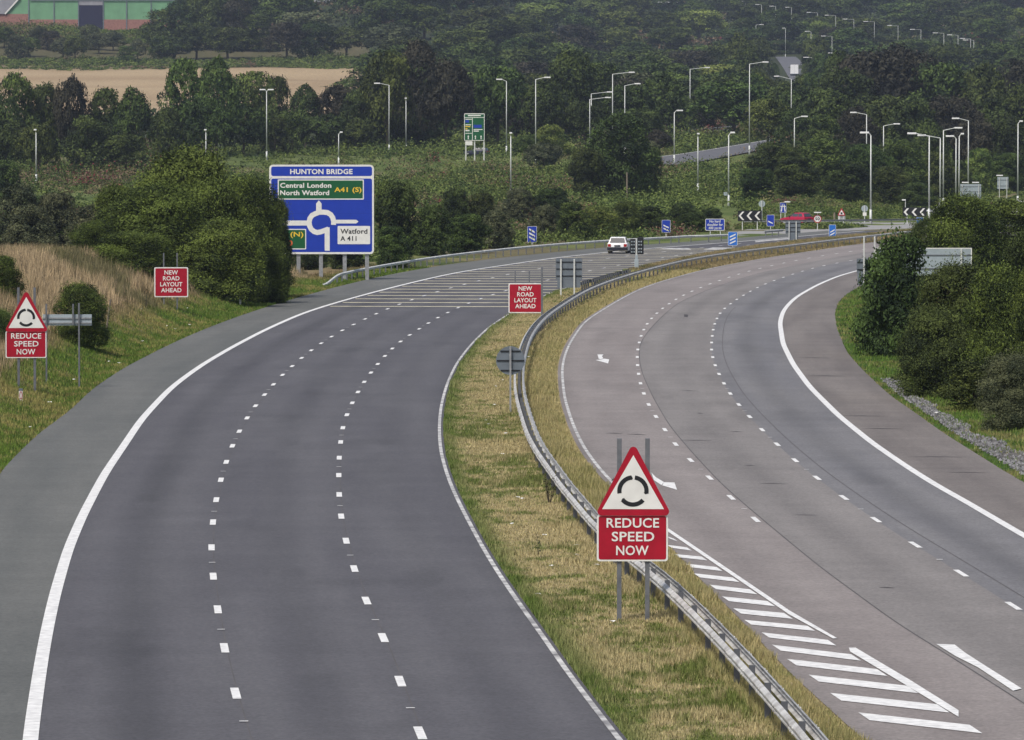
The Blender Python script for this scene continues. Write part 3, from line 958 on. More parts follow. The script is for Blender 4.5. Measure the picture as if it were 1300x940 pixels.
med_top = [(1075, 985), (1030, 930), (958, 849), (915, 803), (880, 768), (845, 735), (800, 700), (758, 661), (738, 637), (717, 612.7), (704, 594), (688.6, 573.5), (675.5, 550), (667.7, 526), (661, 503), (658.5, 482), (660, 460), (665, 440), (670, 427), (680, 412), (692, 400), (708, 389), (726, 377.4), (744.6, 367), (770.8, 356.5),
           (804.7, 346), (838.7, 337), (875, 328.5), (927.7, 320), (980, 314), (1051.5, 305), (1091, 300.5), (1143, 295), (1169, 292)]
MED = resm(from_top(med_top))
barrier('crash_barrier', MED, 'long double sided steel crash barrier running along the grassy central reservation', 1, double=True)
barrier('crash_barrier', resm(from_top([(737, 359), (750, 355), (776, 348), (790, 345), (803, 342)], .66)), 'short dark crash barrier section beside the black sign on the central reservation', -1, spacing=1.6, m='galv_dark')
barrier('crash_barrier', resm(from_top([(408, 352), (424.6, 349), (450.8, 343), (490, 336), (529, 329.5), (568.4, 324), (620.7, 318), (660, 314), (705.4, 310), (770.8, 305), (823, 302.5), (875, 300), (946, 297)])),
        'steel crash barrier on the left verge starting below the big blue sign', 1, flare=True, hz=.60, m='rail_bright')
barrier('crash_barrier', resm(from_top([(969, 293.5), (985, 292.2), (999, 291)])), 'short pale crash barrier stub below the blue one bar marker', 1)
barrier('crash_barrier', [PG(x, y) for x, y in [(944, 287.5), (1000, 287.3), (1060, 286.8), (1120, 286), (1180, 285)]], 'thin far crash barrier across the roundabout in front of the red car', -1, hz=.6, m='galv')


# ------------------------------------------------------------------ signs
def panel_part(root, name, poly_out, poly_in, face, y=0.0, border='white_paint', back='sign_back', extra=None, thick=.03):
    mb = MB()
    mb.prism(poly_out, y, y + thick, 0)
    mb.sheet(poly_out, y - .004, 1)
    if poly_in: mb.sheet(poly_in, y - .008, 2)
    if extra: extra(mb)
    mats = [M[back], M[border], M[face]]
    return mb.build(name, mats, root)


def reduce_sign(loc, s, label, rz=0, pw=1.53):
    """red ringed roundabout triangle above a red REDUCE SPEED NOW plate, on two steel posts"""
    r = empty('warning_sign', loc, rz, label, 'road sign', 'reduce speed signs')
    k = pw / 88.0            # metres per photo pixel of the near sign
    zf = (788 - 713) * k     # plate bottom above the foot
    Xf = lambda x: (x - 803) * k
    Zf = lambda y_: zf + (713 - y_) * k
    for x in (786.5, 821.5): post(r, Xf(x), -.4, Zf(561), .10, 'galv_dark')
    out = rrect(Xf(758.5), Zf(714), Xf(847), Zf(655.5), .06); inn = rrect(Xf(760.7), Zf(711.8), Xf(844.8), Zf(657.5), .045)
    panel_part(r, 'plate', out, inn, 'red_paint', border='white_paint')
    mb = MB()
    for s_, x0, x1, zb in (('REDUCE', 770.5, 836, 672), ('SPEED', 777, 830, 689), ('NOW', 782.5, 823, 706.3)):
        text(mb, s_, Xf(x0), Xf(x1), Zf(zb), 11.8 * k, -.016, bold=.016)
    mb.build('lettering', M['white_paint'], r)
    W = 96 * k; Hh = 87 * k; z0 = Zf(657)
    tri = rtri(W, Hh + 5 * k, 5.2 * k, Xf(803.8), z0)
    mb = MB(); mb.prism(tri, -.03, -.005, 0); mb.sheet(tri, -.034, 1)
    mb.sheet([(Xf(765), Zf(648.8)), (Xf(842), Zf(648.8)), (Xf(803.8), Zf(581.5))], -.038, 2)
    mb.build('triangle', [M['sign_back'], M['red_paint'], M['white_paint']], r)
    mb = MB(); c = (Xf(803.3), Zf(626.2)); r0, r1 = 14.2 * k, 19.6 * k
    for a0, a1 in ((97, 190), (352, 442), (222, 318)):
        n = 14; t = [rad(a0 + (a1 - a0) * i / n) for i in range(n + 1)]
        vs = [(c[0] + r0 * math.cos(q), -.042, c[1] + r0 * math.sin(q)) for q in t] + [(c[0] + r1 * math.cos(q), -.042, c[1] + r1 * math.sin(q)) for q in t]
        mb.add(vs, [(i, i + 1, i + n + 2, i + n + 1) for i in range(n)])
        # pointed tip of the arc
        q = t[0]; q2 = t[0] - rad(7)
        mb.add([(c[0] + (r0 - .8 * k) * math.cos(q), -.0425, c[1] + (r0 - .8 * k) * math.sin(q)), (c[0] + (r1 + .8 * k) * math.cos(q), -.0425, c[1] + (r1 + .8 * k) * math.sin(q)), (c[0] + (r0 + 1.5 * k) * math.cos(q2), -.0425, c[1] + (r0 + 1.5 * k) * math.sin(q2))], [(0, 1, 2)])
    mb.build('roundabout_symbol', M['black_paint'], r)
    return r


X_, Y_ = PG(803, 788)
reduce_sign((X_, Y_, 0), 1, 'near red and white roundabout warning sign reading REDUCE SPEED NOW on the central reservation', 0.0)
Yl = 216.0; X_, Y_, Z_ = at(33, Yl)
reduce_sign((X_, Y_, terrain(X_, Y_) - .1), 1, 'smaller looking REDUCE SPEED NOW roundabout sign on the left grass bank', .05, 1.53 * 1.06)


def layout_sign(loc, k, label, zf, ptops, rz=0, post_x=(-10, 12)):
    r = empty('layout_sign', loc, rz, label, 'road sign', 'new road layout signs')
    w_, h_ = 43 * k, 38 * k
    for i, px_ in enumerate(post_x): post(r, px_ * k, -.4, zf + h_ + ptops * k, .08, 'galv_dark')
    panel_part(r, 'plate', rrect(-w_ / 2, zf, w_ / 2, zf + h_, .07), rrect(-w_ / 2 + 1.4 * k, zf + 1.4 * k, w_ / 2 - 1.4 * k, zf + h_ - 1.4 * k, .05), 'red_paint')
    mb = MB()
    for s_, hw, zz in (('NEW', 8.6, 29.3), ('ROAD', 10.5, 21.8), ('LAYOUT', 14, 14.3), ('AHEAD', 13, 6.8)):
        text(mb, s_, -hw * k, hw * k, zf + (zz - .6) * k, 5.4 * k, -.015, bold=.02)
    mb.build('lettering', M['white_paint'], r)
    return r


Y4 = 316.0
X_, Y_, _ = at(667, Y4)
k_ = 1 / ppm(Y4)
zb = ztop(398.5, Y4)
r4 = layout_sign((X_, Y_, 0), k_, 'red NEW ROAD LAYOUT AHEAD sign on the central reservation', max(zb, .1), 15, 0, (-13, 5))
Y5 = 306.0
X_, Y_, Z_ = at(217.5, Y5)
k_ = 1 / ppm(Y5)
layout_sign((X_, Y_, Z_), k_ * 1.0, 'red NEW ROAD LAYOUT AHEAD sign in front of the big bush on the left bank', ztop(377.5, Y5) - Z_, 18, .05, (-9.5, 7.5))
# lone tall post beside the median sign
X_, Y_, _ = at(688, 312)
r = empty('steel_post', (X_, Y_, 0), 0, 'bare grey steel post at the right edge of the NEW ROAD LAYOUT AHEAD sign', 'post')
post(r, 0, -.3, ztop(340, 312), .12, 'galv_dark', 0)


def back_sign(name, x0, y0, x1, y1, Y, posts, foot_py, label, mat_='sign_back', ribs=3, ptop=None, lower=None, skew=0, cat='road sign', group='sign backs', frame=None, rz=math.pi, lights=None):
    """sign seen from behind: plate, horizontal ribs and posts"""
    xm = (x0 + x1) / 2
    X, Y_, Z = at(xm, Y); k = Y / F
    if foot_py is not None: Z = float(ztop(foot_py, Y))
    r = empty(name, (X, Y_, Z), 0, label, cat, group)
    Xf = lambda x: (x - xm) * k
    Zf = lambda y_: ztop(y_, Y) - Z
    mb = MB(); mb.prism(rrect(Xf(x0), Zf(y1), Xf(x1), Zf(y0), .05), 0, .03, 0)
    if frame: mb.ribbon([(Xf(x0), Zf(y1)), (Xf(x0), Zf(y0)), (Xf(x1), Zf(y0)), (Xf(x1), Zf(y1))], .055, -.004, 1)
    mb.build('plate', [M[mat_], M['white_paint']], r)
    mb = MB()
    for i in range(ribs):
        zz = Zf(y1) + (Zf(y0) - Zf(y1)) * (i + .5) / ribs if ribs > 1 else (Zf(y0) + Zf(y1)) / 2
        mb.box(Xf(x0) + .03, Xf(x1) - .03, -.035, -.004, zz - .03, zz + .03)
    if ribs: mb.build('stiffening_rails', M['black_paint'] if mat_ == 'sign_back' else M['galv_dark'], r)
    if lower:
        mb = MB(); mb.prism(rrect(Xf(lower[0]), Zf(lower[3]), Xf(lower[2]), Zf(lower[1]) - .01, .04), .002, .032, 0); mb.build('lower_plate', M[mat_], r)
    for px_ in posts:
        post(r, Xf(px_), -.4, Zf(ptop if ptop else y0 + .5), .10, 'lamp_pole', -.09)
    if lights:
        for lx in lights:
            mb = MB(); mb.box(Xf(lx) - .5, Xf(lx) + .5, -.05, .25, Zf(y0) + .15, Zf(y0) + .32); mb.build('lantern', M['lantern'], r, bevel=.03)
    return r


back_sign('sign_back', 705.5, 328.5, 739, 355, 352, (712, 729), 377, 'grey back of a rectangular sign with a smaller plate below on the central reservation', ribs=3, lower=(707.5, 355, 737, 365.5))
# round sign back
Yr = 216.0; X_, Y_ = PG(648, 524); Yr = Y_
k_ = Yr / F
r = empty('round_sign', (X_, Y_, 0), 0, 'round grey sign back on a single pole in the grass beside the barrier', 'road sign', 'sign backs')
Zf = lambda y_: ztop(y_, Yr)
mb = MB(); mb.prism(circle(0, Zf(458), 18.3 * k_, 36), 0, .03); mb.build('plate', M['sign_back'], r)
mb = MB()
for y_ in (446, 458, 470.5):
    hw = math.sqrt(max(.01, 18.3 ** 2 - (y_ - 458) ** 2)) * k_ - .03
    mb.box(-hw, hw, -.03, -.003, Zf(y_) - .022, Zf(y_) + .022)
mb.build('stiffening_rails', M['black_paint'], r)
post(r, 0.0, -.4, Zf(440), .075, 'galv', -.07)

# low grey plank-like sign back behind the left warning sign
Yp = 224.0; X_, Y_, Z_ = at(84, Yp); k_ = Yp / F
r = empty('low_sign', (X_, Y_, Z_), 0, 'long narrow grey sign back on short posts right behind the left warning sign', 'road sign', 'sign backs')
Zf = lambda y_: ztop(y_, Yp) - Z_
mb = MB(); mb.box(-30 * k_, 32.5 * k_, 0, .035, Zf(413.5), Zf(399.5)); mb.build('plate', M['sign_back_light'], r, bevel=.008)
mb = MB(); mb.box(-30 * k_, 32 * k_, -.04, -.003, Zf(405), Zf(403.3)); mb.box(-30 * k_, 32 * k_, -.04, -.003, Zf(411), Zf(409.6)); mb.build('stiffening_rails', M['galv'], r)
for dx, yt in ((-25, 386), (9, 386), (16.5, 385)): post(r, dx * k_, -.5 if dx != 9 else Zf(413), Zf(yt), .07, 'galv_dark', -.09)

# the big blue roundabout sign
YB = 392.0; kB = YB / F
XB, _, ZB = at(408.5, YB)
ZB = 0.0
bs = empty('direction_sign', (XB, YB, ZB), 0, 'big blue HUNTON BRIDGE roundabout direction sign with green and white panels', 'road sign')
zb0 = ztop(323, YB) - ZB
q = lambda x, y_: ((340 + x / 7.229 - 408.5) * kB, zb0 + (323 - (200 + y_ / 7.229)) * kB)
def qr(x0, y0, x1, y1, r_=.12):
    a = q(x0, y1); b = q(x1, y0); return rrect(a[0], a[1], b[0], b[1], r_)
for px_, yt in ((379, 0), (407.5, 0), (437.6, 0), (466, 0)):
    mb = MB(); x = (px_ - 408.5) * kB; mb.box(x - .14, x + .14, .1, .35, -.4, zb0 + 6.3); mb.build('post', M['galv'], bs, bevel=.01)
mb = MB(); mb.prism(qr(15, 68, 975, 888, .28), 0, .08, 0); mb.sheet(qr(15, 68, 975, 888, .28), -.005, 1); mb.sheet(qr(33, 85, 958, 172, .15), -.012, 2); mb.sheet(qr(33, 195, 958, 869, .15), -.012, 2)
mb.build('panel', [M['sign_back'], M['white_paint'], M['blue_paint']], bs)
mb = MB()
for yj in (300, 408, 516, 624, 732): mb.sheet([q(36, yj), q(955, yj), q(955, yj - 1.6), q(36, yj - 1.6)], -.0145)
mb.build('panel_joints', M['blue_joint'], bs)
mb = MB(); text(mb, 'HUNTON BRIDGE', q(207, 0)[0], q(780, 0)[0], q(0, 155)[1], 47 / 7.229 * kB, -.02, bold=.03); mb.build('place_lettering', M['white_paint'], bs)
mb = MB(); mb.sheet(qr(93, 203, 883, 388, .06), -.019, 0); mb.sheet(qr(104, 213, 873, 377, .04), -.026, 1)
gp_ = mb.build('green_panel', [M['white_paint'], M['green_paint']], bs)
mb = MB()
text(mb, 'Central London', q(115, 0)[0], q(585, 0)[0], q(0, 280)[1], 45 / 7.229 * kB, -.034, bold=.028)
text(mb, 'North Watford', q(115, 0)[0], q(565, 0)[0], q(0, 348)[1], 45 / 7.229 * kB, -.034, bold=.028)
mb.build('destination_lettering', M['white_paint'], gp_)
mb = MB(); text(mb, 'A41 (S)', q(612, 0)[0], q(862, 0)[0], q(0, 318)[1], 43 / 7.229 * kB, -.034, bold=.025); mb.build('route_lettering', M['yellow_paint'], gp_)
mb = MB(); mb.sheet(qr(45, 657, 353, 845, .06), -.019, 0); mb.sheet(qr(55, 666, 344, 835, .04), -.026, 1)
g2 = mb.build('green_panel', [M['white_paint'], M['green_paint']], bs)
mb = MB(); text(mb, '(N)', q(208, 0)[0], q(327, 0)[0], q(0, 728)[1], 44 / 7.229 * kB, -.034, bold=.02); mb.build('route_lettering', M['yellow_paint'], g2); mb = MB(); text(mb, '0', q(188, 0)[0], q(228, 0)[0], q(0, 812)[1], 50 / 7.229 * kB, -.034, bold=.03); mb.build('junction_number', M['orange_paint'], g2)
mb = MB(); mb.sheet(qr(642, 630, 940, 797, .05), -.026, 0); wp = mb.build('white_panel', M['white_paint'], bs)
mb = MB()
text(mb, 'Watford', q(667, 0)[0], q(915, 0)[0], q(0, 701)[1], 45 / 7.229 * kB, -.034, bold=.02)
text(mb, 'A 411', q(667, 0)[0], q(815, 0)[0], q(0, 766)[1], 43 / 7.229 * kB, -.034, bold=.02); mb.build('destination_lettering', M['black_paint'], wp)
mb = MB(); W_ = 1 / 7.229 * kB
mb.ribbon([q(546, 857), q(546, 668), q(520, 672), q(490, 683), q(455, 690), q(425, 681), q(400, 660), q(385, 630), q(380, 595), q(388, 560), q(408, 532), q(440, 516), q(475, 504), q(510, 503), q(548, 507), q(578, 525), q(597, 553), q(606, 590), q(604, 620)], 46 * W_, -.022)
mb.ribbon([q(365, 603), q(150, 603)], 46 * W_, -.020)
mb.ribbon([q(622, 590), q(812, 590)], 34 * W_, -.020)
mb.sheet([q(812, 573), q(812, 607), q(834, 590)], -.020)
mb.ribbon([q(470, 515), q(470, 425)], 50 * W_, -.0235)
mb.sheet([q(445, 425), q(495, 425), q(470, 394)], -.0235)
mb.sheet([q(569, 650), q(546, 637), q(520, 648), q(524, 694), q(569, 694)], -.0245)
mb.build('roundabout_diagram', M['white_paint'], bs)


# small blue marker boards with slanting bars
def marker(px_, ytop, ybot, wpx, Y, bars, slant, label, post_len=.75, m='blue_paint', skew=0):
    X, Y_, Z = at(px_, Y); k = Y / F
    r = empty('countdown_marker', (X, Y_, Z), skew, label, 'marker board', 'blue countdown markers')
    z1 = ztop(ytop, Y) - Z; z0 = ztop(ybot, Y) - Z; hw = wpx * k / 2
    panel_part(r, 'plate', rrect(-hw, z0, hw, z1, .08), rrect(-hw + .03, z0 + .03, hw - .03, z1 - .03, .06), m)
    mb = MB(); hh = (z1 - z0)
    for i in range(bars):
        zc = z0 + hh * (.24 + .24 * i) if bars > 1 else z0 + hh * .34
        d = .10 * hh * slant; t = hh * .052
        mb.sheet([(-hw * .62, zc - d - t), (hw * .62, zc + d - t), (hw * .62, zc + d + t), (-hw * .62, zc - d + t)], -.02)
    mb.build('bar_marks', M['white_paint'], r)
    post(r, 0, -.3, z0 + .2, .09, 'lamp_pole', .08)
    return r


marker(675.5, 287.5, 308, 12, 522, 3, -1, 'blue three bar countdown marker behind the left verge barrier')
marker(845.5, 279.5, 295.5, 11, 560, 2, -1, 'blue two bar countdown marker left of the blue information sign')
marker(930, 294.5, 312, 12, 508, 3, 1, 'bright blue three bar marker standing on the central reservation barrier line', m='bright_blue')
marker(978, 273, 287.5, 9.5, 600, 1, -1, 'blue one bar marker below the left chevron board')
marker(1056.5, 285.5, 301, 9, 560, 2, 1, 'pale blue two bar marker between the red car and the warning triangle', m='bright_blue')
marker(1167.5, 276, 290, 9.5, 640, 1, 1, 'bright blue one bar marker under the right chevron board', m='bright_blue')

# blue information sign
Yi = 575.0; X_, Y_, Z_ = at(907.5, Yi); k_ = Yi / F
r = empty('information_sign', (X_, Y_, Z_), 0, 'small blue information sign with three lines of white lettering behind the left barrier', 'road sign')
z0 = ztop(293, Yi) - Z_; z1 = ztop(278, Yi) - Z_
panel_part(r, 'plate', rrect(-12.2 * k_, z0, 12.2 * k_, z1, .12), rrect(-11.6 * k_, z0 + .06, 11.6 * k_, z1 - .06, .08), 'blue_paint')
mb = MB()
for s_, hw, fz in (('No hard', 7, .68), ('shoulder for', 9.8, .40), ('400 yards', 8.2, .12)): text(mb, s_, -hw * k_, hw * k_, z0 + (z1 - z0) * fz, .27, -.02, bold=.02)
mb.build('lettering', M['white_paint'], r)
for dx in (-6, 7): post(r, dx * k_, -.3, z0 + .3, .1, 'lamp_pole', .09)


def chevrons(x0, x1, y0, y1, Y, n, label, foot=None):
    xm = (x0 + x1) / 2; X, Y_, Z = at(xm, Y); k = Y / F
    r = empty('chevron_board', (X, Y_, Z), 0, label, 'chevron board', 'chevron boards')
    hw = (x1 - x0) / 2 * k; z0 = ztop(y1, Y) - Z; z1 = ztop(y0, Y) - Z; zm = (z0 + z1) / 2; hh = (z1 - z0) / 2
    mb = MB(); mb.prism([(-hw, z0), (hw, z0), (hw, z1), (-hw, z1)], 0, .04); mb.build('board', M['black_paint'], r)
    mb = MB(); sp = 2 * hw / n
    for i in range(n):
        c = -hw + sp * (i + .42); a = hh * .80; w_ = sp * .26
        mb.add([(c - a * .62, -.012, zm), (c + a * .25, -.012, zm + a), (c + a * .25 + w_, -.012, zm + a), (c - a * .62 + w_, -.012, zm), (c + a * .25 + w_, -.012, zm - a), (c + a * .25, -.012, zm - a)], [(0, 1, 2, 3), (0, 3, 4, 5)])
    mb.build('chevron_marks', M['white_paint'], r)
    for dx in (-.62, .62): post(r, dx * hw, -.3, z0 + .3, .1, 'lamp_pole', .1)
    return r


chevrons(936.5, 967, 267.5, 281, 596, 3, 'black and white chevron board left of the red car beyond the barrier')
chevrons(1145.5, 1176, 263.5, 275.5, 640, 3, 'black and white chevron board beside the group of tall lamp columns on the right')


def pole_sign_back(px_, yc, rpx, yfoot, Y, label, plate2=None):
    X, Y_, Z = at(px_, Y); k = Y / F
    r = empty('round_sign', (X, Y_, Z), 0, label, 'road sign', 'sign backs')
    zc = ztop(yc, Y) - Z
    mb = MB(); mb.prism(circle(0, zc, rpx * k, 24), 0, .03); mb.build('plate', M['sign_back_light'], r)
    mb = MB(); mb.tube((0, -.05, -.3), (0, -.05, zc + rpx * k), .06); mb.build('pole', M['lamp_pole'], r)
    if plate2:
        mb = MB(); mb.prism([(-rpx * .55 * k, zc - rpx * 2.2 * k), (rpx * .55 * k, zc - rpx * 2.2 * k), (rpx * .55 * k, zc - rpx * 1.15 * k), (-rpx * .55 * k, zc - rpx * 1.15 * k)], -.14, -.11); mb.build('lower_plate', M['white_paint'], r)
    return r


pole_sign_back(967, 259, 4.2, 285, 655, 'small round grey sign back at the right end of the left chevron board')
pole_sign_back(1097.3, 265, 4.2, 290, 650, 'small round grey sign back with white plate below, before dark trees', True)
# motorway-end style blue sign with its light
Ys = 655; X_, Y_, Z_ = at(994, Ys); k_ = Ys / F
r = empty('symbol_sign', (X_, Y_, Z_), 0, 'blue square sign with a white carriageway symbol, white lantern above, left of the red car', 'road sign')
z0 = ztop(270.5, Ys) - Z_; z1 = ztop(257.5, Ys) - Z_
panel_part(r, 'plate', rrect(-4.2 * k_, z0, 4.2 * k_, z1, .06), rrect(-3.9 * k_, z0 + .04, 3.9 * k_, z1 - .04, .04), 'blue_paint')
mb = MB()
for s_ in (-1, 1): mb.sheet([(s_ * .24 - .08, z0 + .15), (s_ * .24 + .08, z0 + .15), (s_ * .10 + .04, z1 - .2), (s_ * .10 - .04, z1 - .2)], -.02)
mb.sheet([(-.33, z1 - .50), (.33, z1 - .50), (.33, z1 - .40), (-.33, z1 - .40)], -.022)
mb.build('symbol', M['white_paint'], r)
for dx in (-3, 2.4): post(r, dx * k_, -.3, z0 + .2, .09, 'lamp_pole', .08)
mb = MB(); mb.box(.15, .85, -.3, .05, z1 + .02, z1 + .16); mb.build('lantern', M['lantern'], r, bevel=.03)
# 50 limit
Ys = 600; X_, Y_, Z_ = at(1037.5, Ys); k_ = Ys / F
r = empty('speed_limit_sign', (X_, Y_, Z_), 0, 'round white 50 speed limit sign with red ring, right of the red car', 'road sign')
zc = ztop(278, Ys) - Z_
mb = MB(); mb.prism(circle(0, zc, 5.2 * k_), 0, .03, 0); mb.sheet(circle(0, zc, 5.2 * k_), -.005, 1); mb.sheet(circle(0, zc, 4.1 * k_), -.011, 2)
mb.build('plate', [M['sign_back'], M['red_paint'], M['white_paint']], r)
mb = MB(); text(mb, '50', -3 * k_, 3 * k_, zc - 1.9 * k_, 3.8 * k_, -.017, bold=.03); mb.build('lettering', M['black_paint'], r)
post(r, 0, -.3, zc + 7 * k_, .08, 'lamp_pole', .09)
mb = MB(); mb.box(-.4, .4, -.25, .1, zc + 7.4 * k_, zc + 8.6 * k_); mb.build('lantern', M['lantern'], r, bevel=.03)
# triangle on a tall white plate
Ys = 630; X_, Y_, Z_ = at(1068, Ys); k_ = Ys / F
r = empty('warning_triangle', (X_, Y_, Z_), 0, 'small red bordered warning triangle on twin white posts at the roundabout', 'road sign')
zt = ztop(274, Ys) - Z_; tr = rtri(11 * k_, 10.5 * k_, .1, 0, zt); ti = [(-3.6 * k_, zt + 1.2 * k_), (3.6 * k_, zt + 1.2 * k_), (0, zt + 7.6 * k_)]
mb = MB(); mb.prism(tr, 0, .03, 0); mb.sheet(tr, -.005, 1); mb.sheet(ti, -.011, 2); mb.build('triangle', [M['sign_back'], M['red_paint'], M['white_paint']], r)
mb = MB(); mb.box(-.12, .12, -.018, -.016, zt + 1.8 * k_, zt + 4.2 * k_); mb.build('symbol', M['black_paint'], r)
for dx in (-2.2, 2.6): post(r, dx * k_, -.3, zt + 3 * k_, .13, 'lamp_pole', .12)
mb = MB(); mb.box(-4 * k_, 5 * k_, .25, .28, zt - 5 * k_, zt - .3 * k_); mb.build('lower_plate', M['white_paint'], r)

back_sign('sign_back', 997, 281, 1016, 297, 540, (1001.5, 1010.5), None, 'grey sign back with stepped lower plate in front of the red car', ribs=3, lower=(1001, 297, 1013, 306))
back_sign('sign_back', 1087.5, 328.5, 1116, 347, 352, (1096.5, 1110), None, 'dark grey sign back left of the right hand bushes, two pale poles rising through it', ribs=2, lower=(1088.5, 347, 1116, 362), ptop=300)
back_sign('sign_back', 1112, 315.5, 1233, 350, 330, (1128, 1220), None, 'wide pale grey back of a large sign half hidden behind the right hand bushes', 'sign_back_light', ribs=2, frame=True)
back_sign('sign_back', 1218.5, 234, 1245, 253, 790, (1221, 1242), None, 'far grey sign back with two lanterns, among the tall lamp columns on the right', 'sign_back_light', ribs=3, lights=(1225, 1238))
back_sign('sign_back', 1265.5, 225, 1279.5, 240, 820, (1268, 1277.5), None, 'small far grey sign back with one lantern near the right edge', 'sign_back_light', ribs=2, lights=(1268.5,))

# black matrix signal
Ym = 425.0; X_, Y_, Z_ = at(808, Ym); k_ = Ym / F
r = empty('matrix_signal', (X_, Y_, 0), 0, 'black twin panel signal on a pale pole right beside the white car', 'matrix signal')
Zf = lambda y_: ztop(y_, Ym)
mb = MB(); mb.box(-8 * k_, -.7 * k_, -.05, .25, Zf(323), Zf(303.5)); mb.box(.9 * k_, 9 * k_, -.05, .25, Zf(323), Zf(301.5)); mb.build('signal_panel', M['black_paint'], r, bevel=.03)
mb = MB()
for cx in (-6, -3, 3, 6):
    for y_ in (307, 311, 316, 320): mb.prism(circle(cx * k_, Zf(y_), .06, 8), -.075, -.05)
mb.build('signal_lamps', M['sign_back_light'], r)
mb = MB(); mb.tube((0, -.1, .9), (0, -.1, Zf(303)), .07, n=10); mb.build('pole', M['lamp_pole'], r)
mb = MB(); mb.box(-2.6 * k_, 2.6 * k_, -.25, .1, -.2, .75); mb.box(-1.6 * k_, 1.6 * k_, -.2, .05, .75, 1.1); mb.build('cabinet', M['sign_back_light'], r, bevel=.03)

# green direction sign far across the meadow
Yg = 930.0; X_, Y_, Z_ = at(601.5, Yg); k_ = Yg / F
r = empty('direction_sign', (X_, Y_, Z_), 0, 'tall green direction sign on three white legs in front of the dark wood', 'road sign')
Zf = lambda y_: ztop(y_, Yg) - Z_; Xf = lambda x: (x - 601.5) * k_
g5 = lambda x, y_: (570 + x / 7.647, 120 + y_ / 7.647)
G = lambda x, y_: (Xf(g5(x, y_)[0]), Zf(g5(x, y_)[1]))
def gr_(x0, y0, x1, y1, r_=.08): a = G(x0, y1); b = G(x1, y0); return rrect(a[0], a[1], b[0], b[1], r_)
mb = MB(); o_ = gr_(148, 185, 346, 450, .15); mb.prism(o_, 0, .08, 0); mb.sheet(o_, -.01, 1); mb.sheet(gr_(154, 193, 340, 222), -.02, 2); mb.sheet(gr_(154, 228, 225, 444), -.02, 2); mb.sheet(gr_(231, 228, 340, 444), -.02, 2)
mb.build('panel', [M['sign_back'], M['white_paint'], M['green_paint']], r)
mb = MB(); mb.sheet(gr_(160, 250, 195, 275, .02), -.03, 0); mb.sheet(gr_(240, 296, 318, 325, .02), -.03, 0); mb.build('blue_patches', M['blue_paint'], r)
mb = MB(); mb.sheet(gr_(158, 308, 208, 318, .02), -.03); mb.sheet(gr_(158, 330, 180, 340, .02), -.03); mb.build('yellow_marks', M['yellow_paint'], r)
mb = MB()
for b in ((185, 200, 310, 212), (160, 238, 222, 246), (160, 292, 215, 300), (160, 345, 200, 358), (160, 376, 222, 382), (240, 338, 326, 346), (240, 352, 290, 362)): mb.sheet(gr_(*b, .02), -.03)
for ax in (188, 257, 312):
    mb.sheet([G(ax - 4, 436), G(ax + 4, 436), G(ax + 4, 412), G(ax - 4, 412)], -.03); mb.sheet([G(ax - 9, 412), G(ax + 9, 412), G(ax, 396)], -.031)
mb.build('white_marks', M['white_paint'], r)
mb = MB(); mb.prism(gr_(160, 455, 228, 495, .05), 0, .06); mb.build('lower_plate', M['white_paint'], r)
for lx in (164, 249, 340):
    x = G(lx, 0)[0]; mb = MB(); mb.box(x - .11, x + .11, .1, .3, -.4, Zf(178 if lx != 249 else 178)); mb.build('leg', M['lamp_pole'], r)

# small roadside posts
Yo = PG(498, 338)[1] - 6; X_, Y_, Z_ = at(498, Yo); k_ = Yo / F
r = empty('marker_post', (X_, Y_, 0), 0, 'small orange marker board on a post behind the left barrier right of the blue sign', 'marker post')
mb = MB(); z0 = ztop(328, Yo); mb.prism(rrect(-3.1 * k_, z0, 3.1 * k_, z0 + 11.5 * k_, .05), 0, .03); mb.build('board', M['orange_paint'], r)
mb = MB(); mb.ribbon([(.08, z0 + 8.5 * k_), (-.1, z0 + 8.3 * k_), (-.1, z0 + 6 * k_), (.1, z0 + 5.4 * k_), (.1, z0 + 3 * k_), (-.1, z0 + 2.6 * k_)], .05, -.012); mb.build('symbol', M['red_paint'], r)
post(r, 0, -.3, z0, .07, 'wood', .03)
X_, Y_, Z_ = hit(26.5, 509)
r = empty('hectometre_post', (X_, Y_, Z_), .2, 'short white blue-capped marker post with red oval before the left warning sign', 'marker post')
k_ = Y_ / F; mb = MB(); mb.box(-.07, .07, -.03, .03, -.2, 12.5 * k_); mb.build('shaft', M['white_paint'], r, bevel=.01)
mb = MB(); mb.box(-.075, .075, -.035, .035, 12.5 * k_ + .001, 15.5 * k_); mb.build('cap', M['sign_back'], r, bevel=.01)
mb = MB(); c = [(.045 * math.cos(t), 7 * k_ + .14 * math.sin(t)) for t in np.linspace(0, 2 * math.pi, 17)]; mb.ribbon(c, .025, -.034); mb.build('red_oval', M['red_paint'], r)
X_, Y_, Z_ = hit(305, 388)
r = empty('marker_post', (X_, Y_, Z_), 0, 'small pale stake at the foot of the big left bush', 'marker post'); post(r, 0, -.2, .62, .12, 'white_paint', 0, 'shaft')
X_, Y_, Z_ = hit(137, 422)
r = empty('fence_post', (X_, Y_, Z_), 0, 'leaning weathered wooden fence post in the tall dry grass', 'fence post')
mb = MB(); mb.tube((-.12, 0, -.2), (.14, 0, 1.65), .05, .045); mb.build('shaft', M['wood'], r)
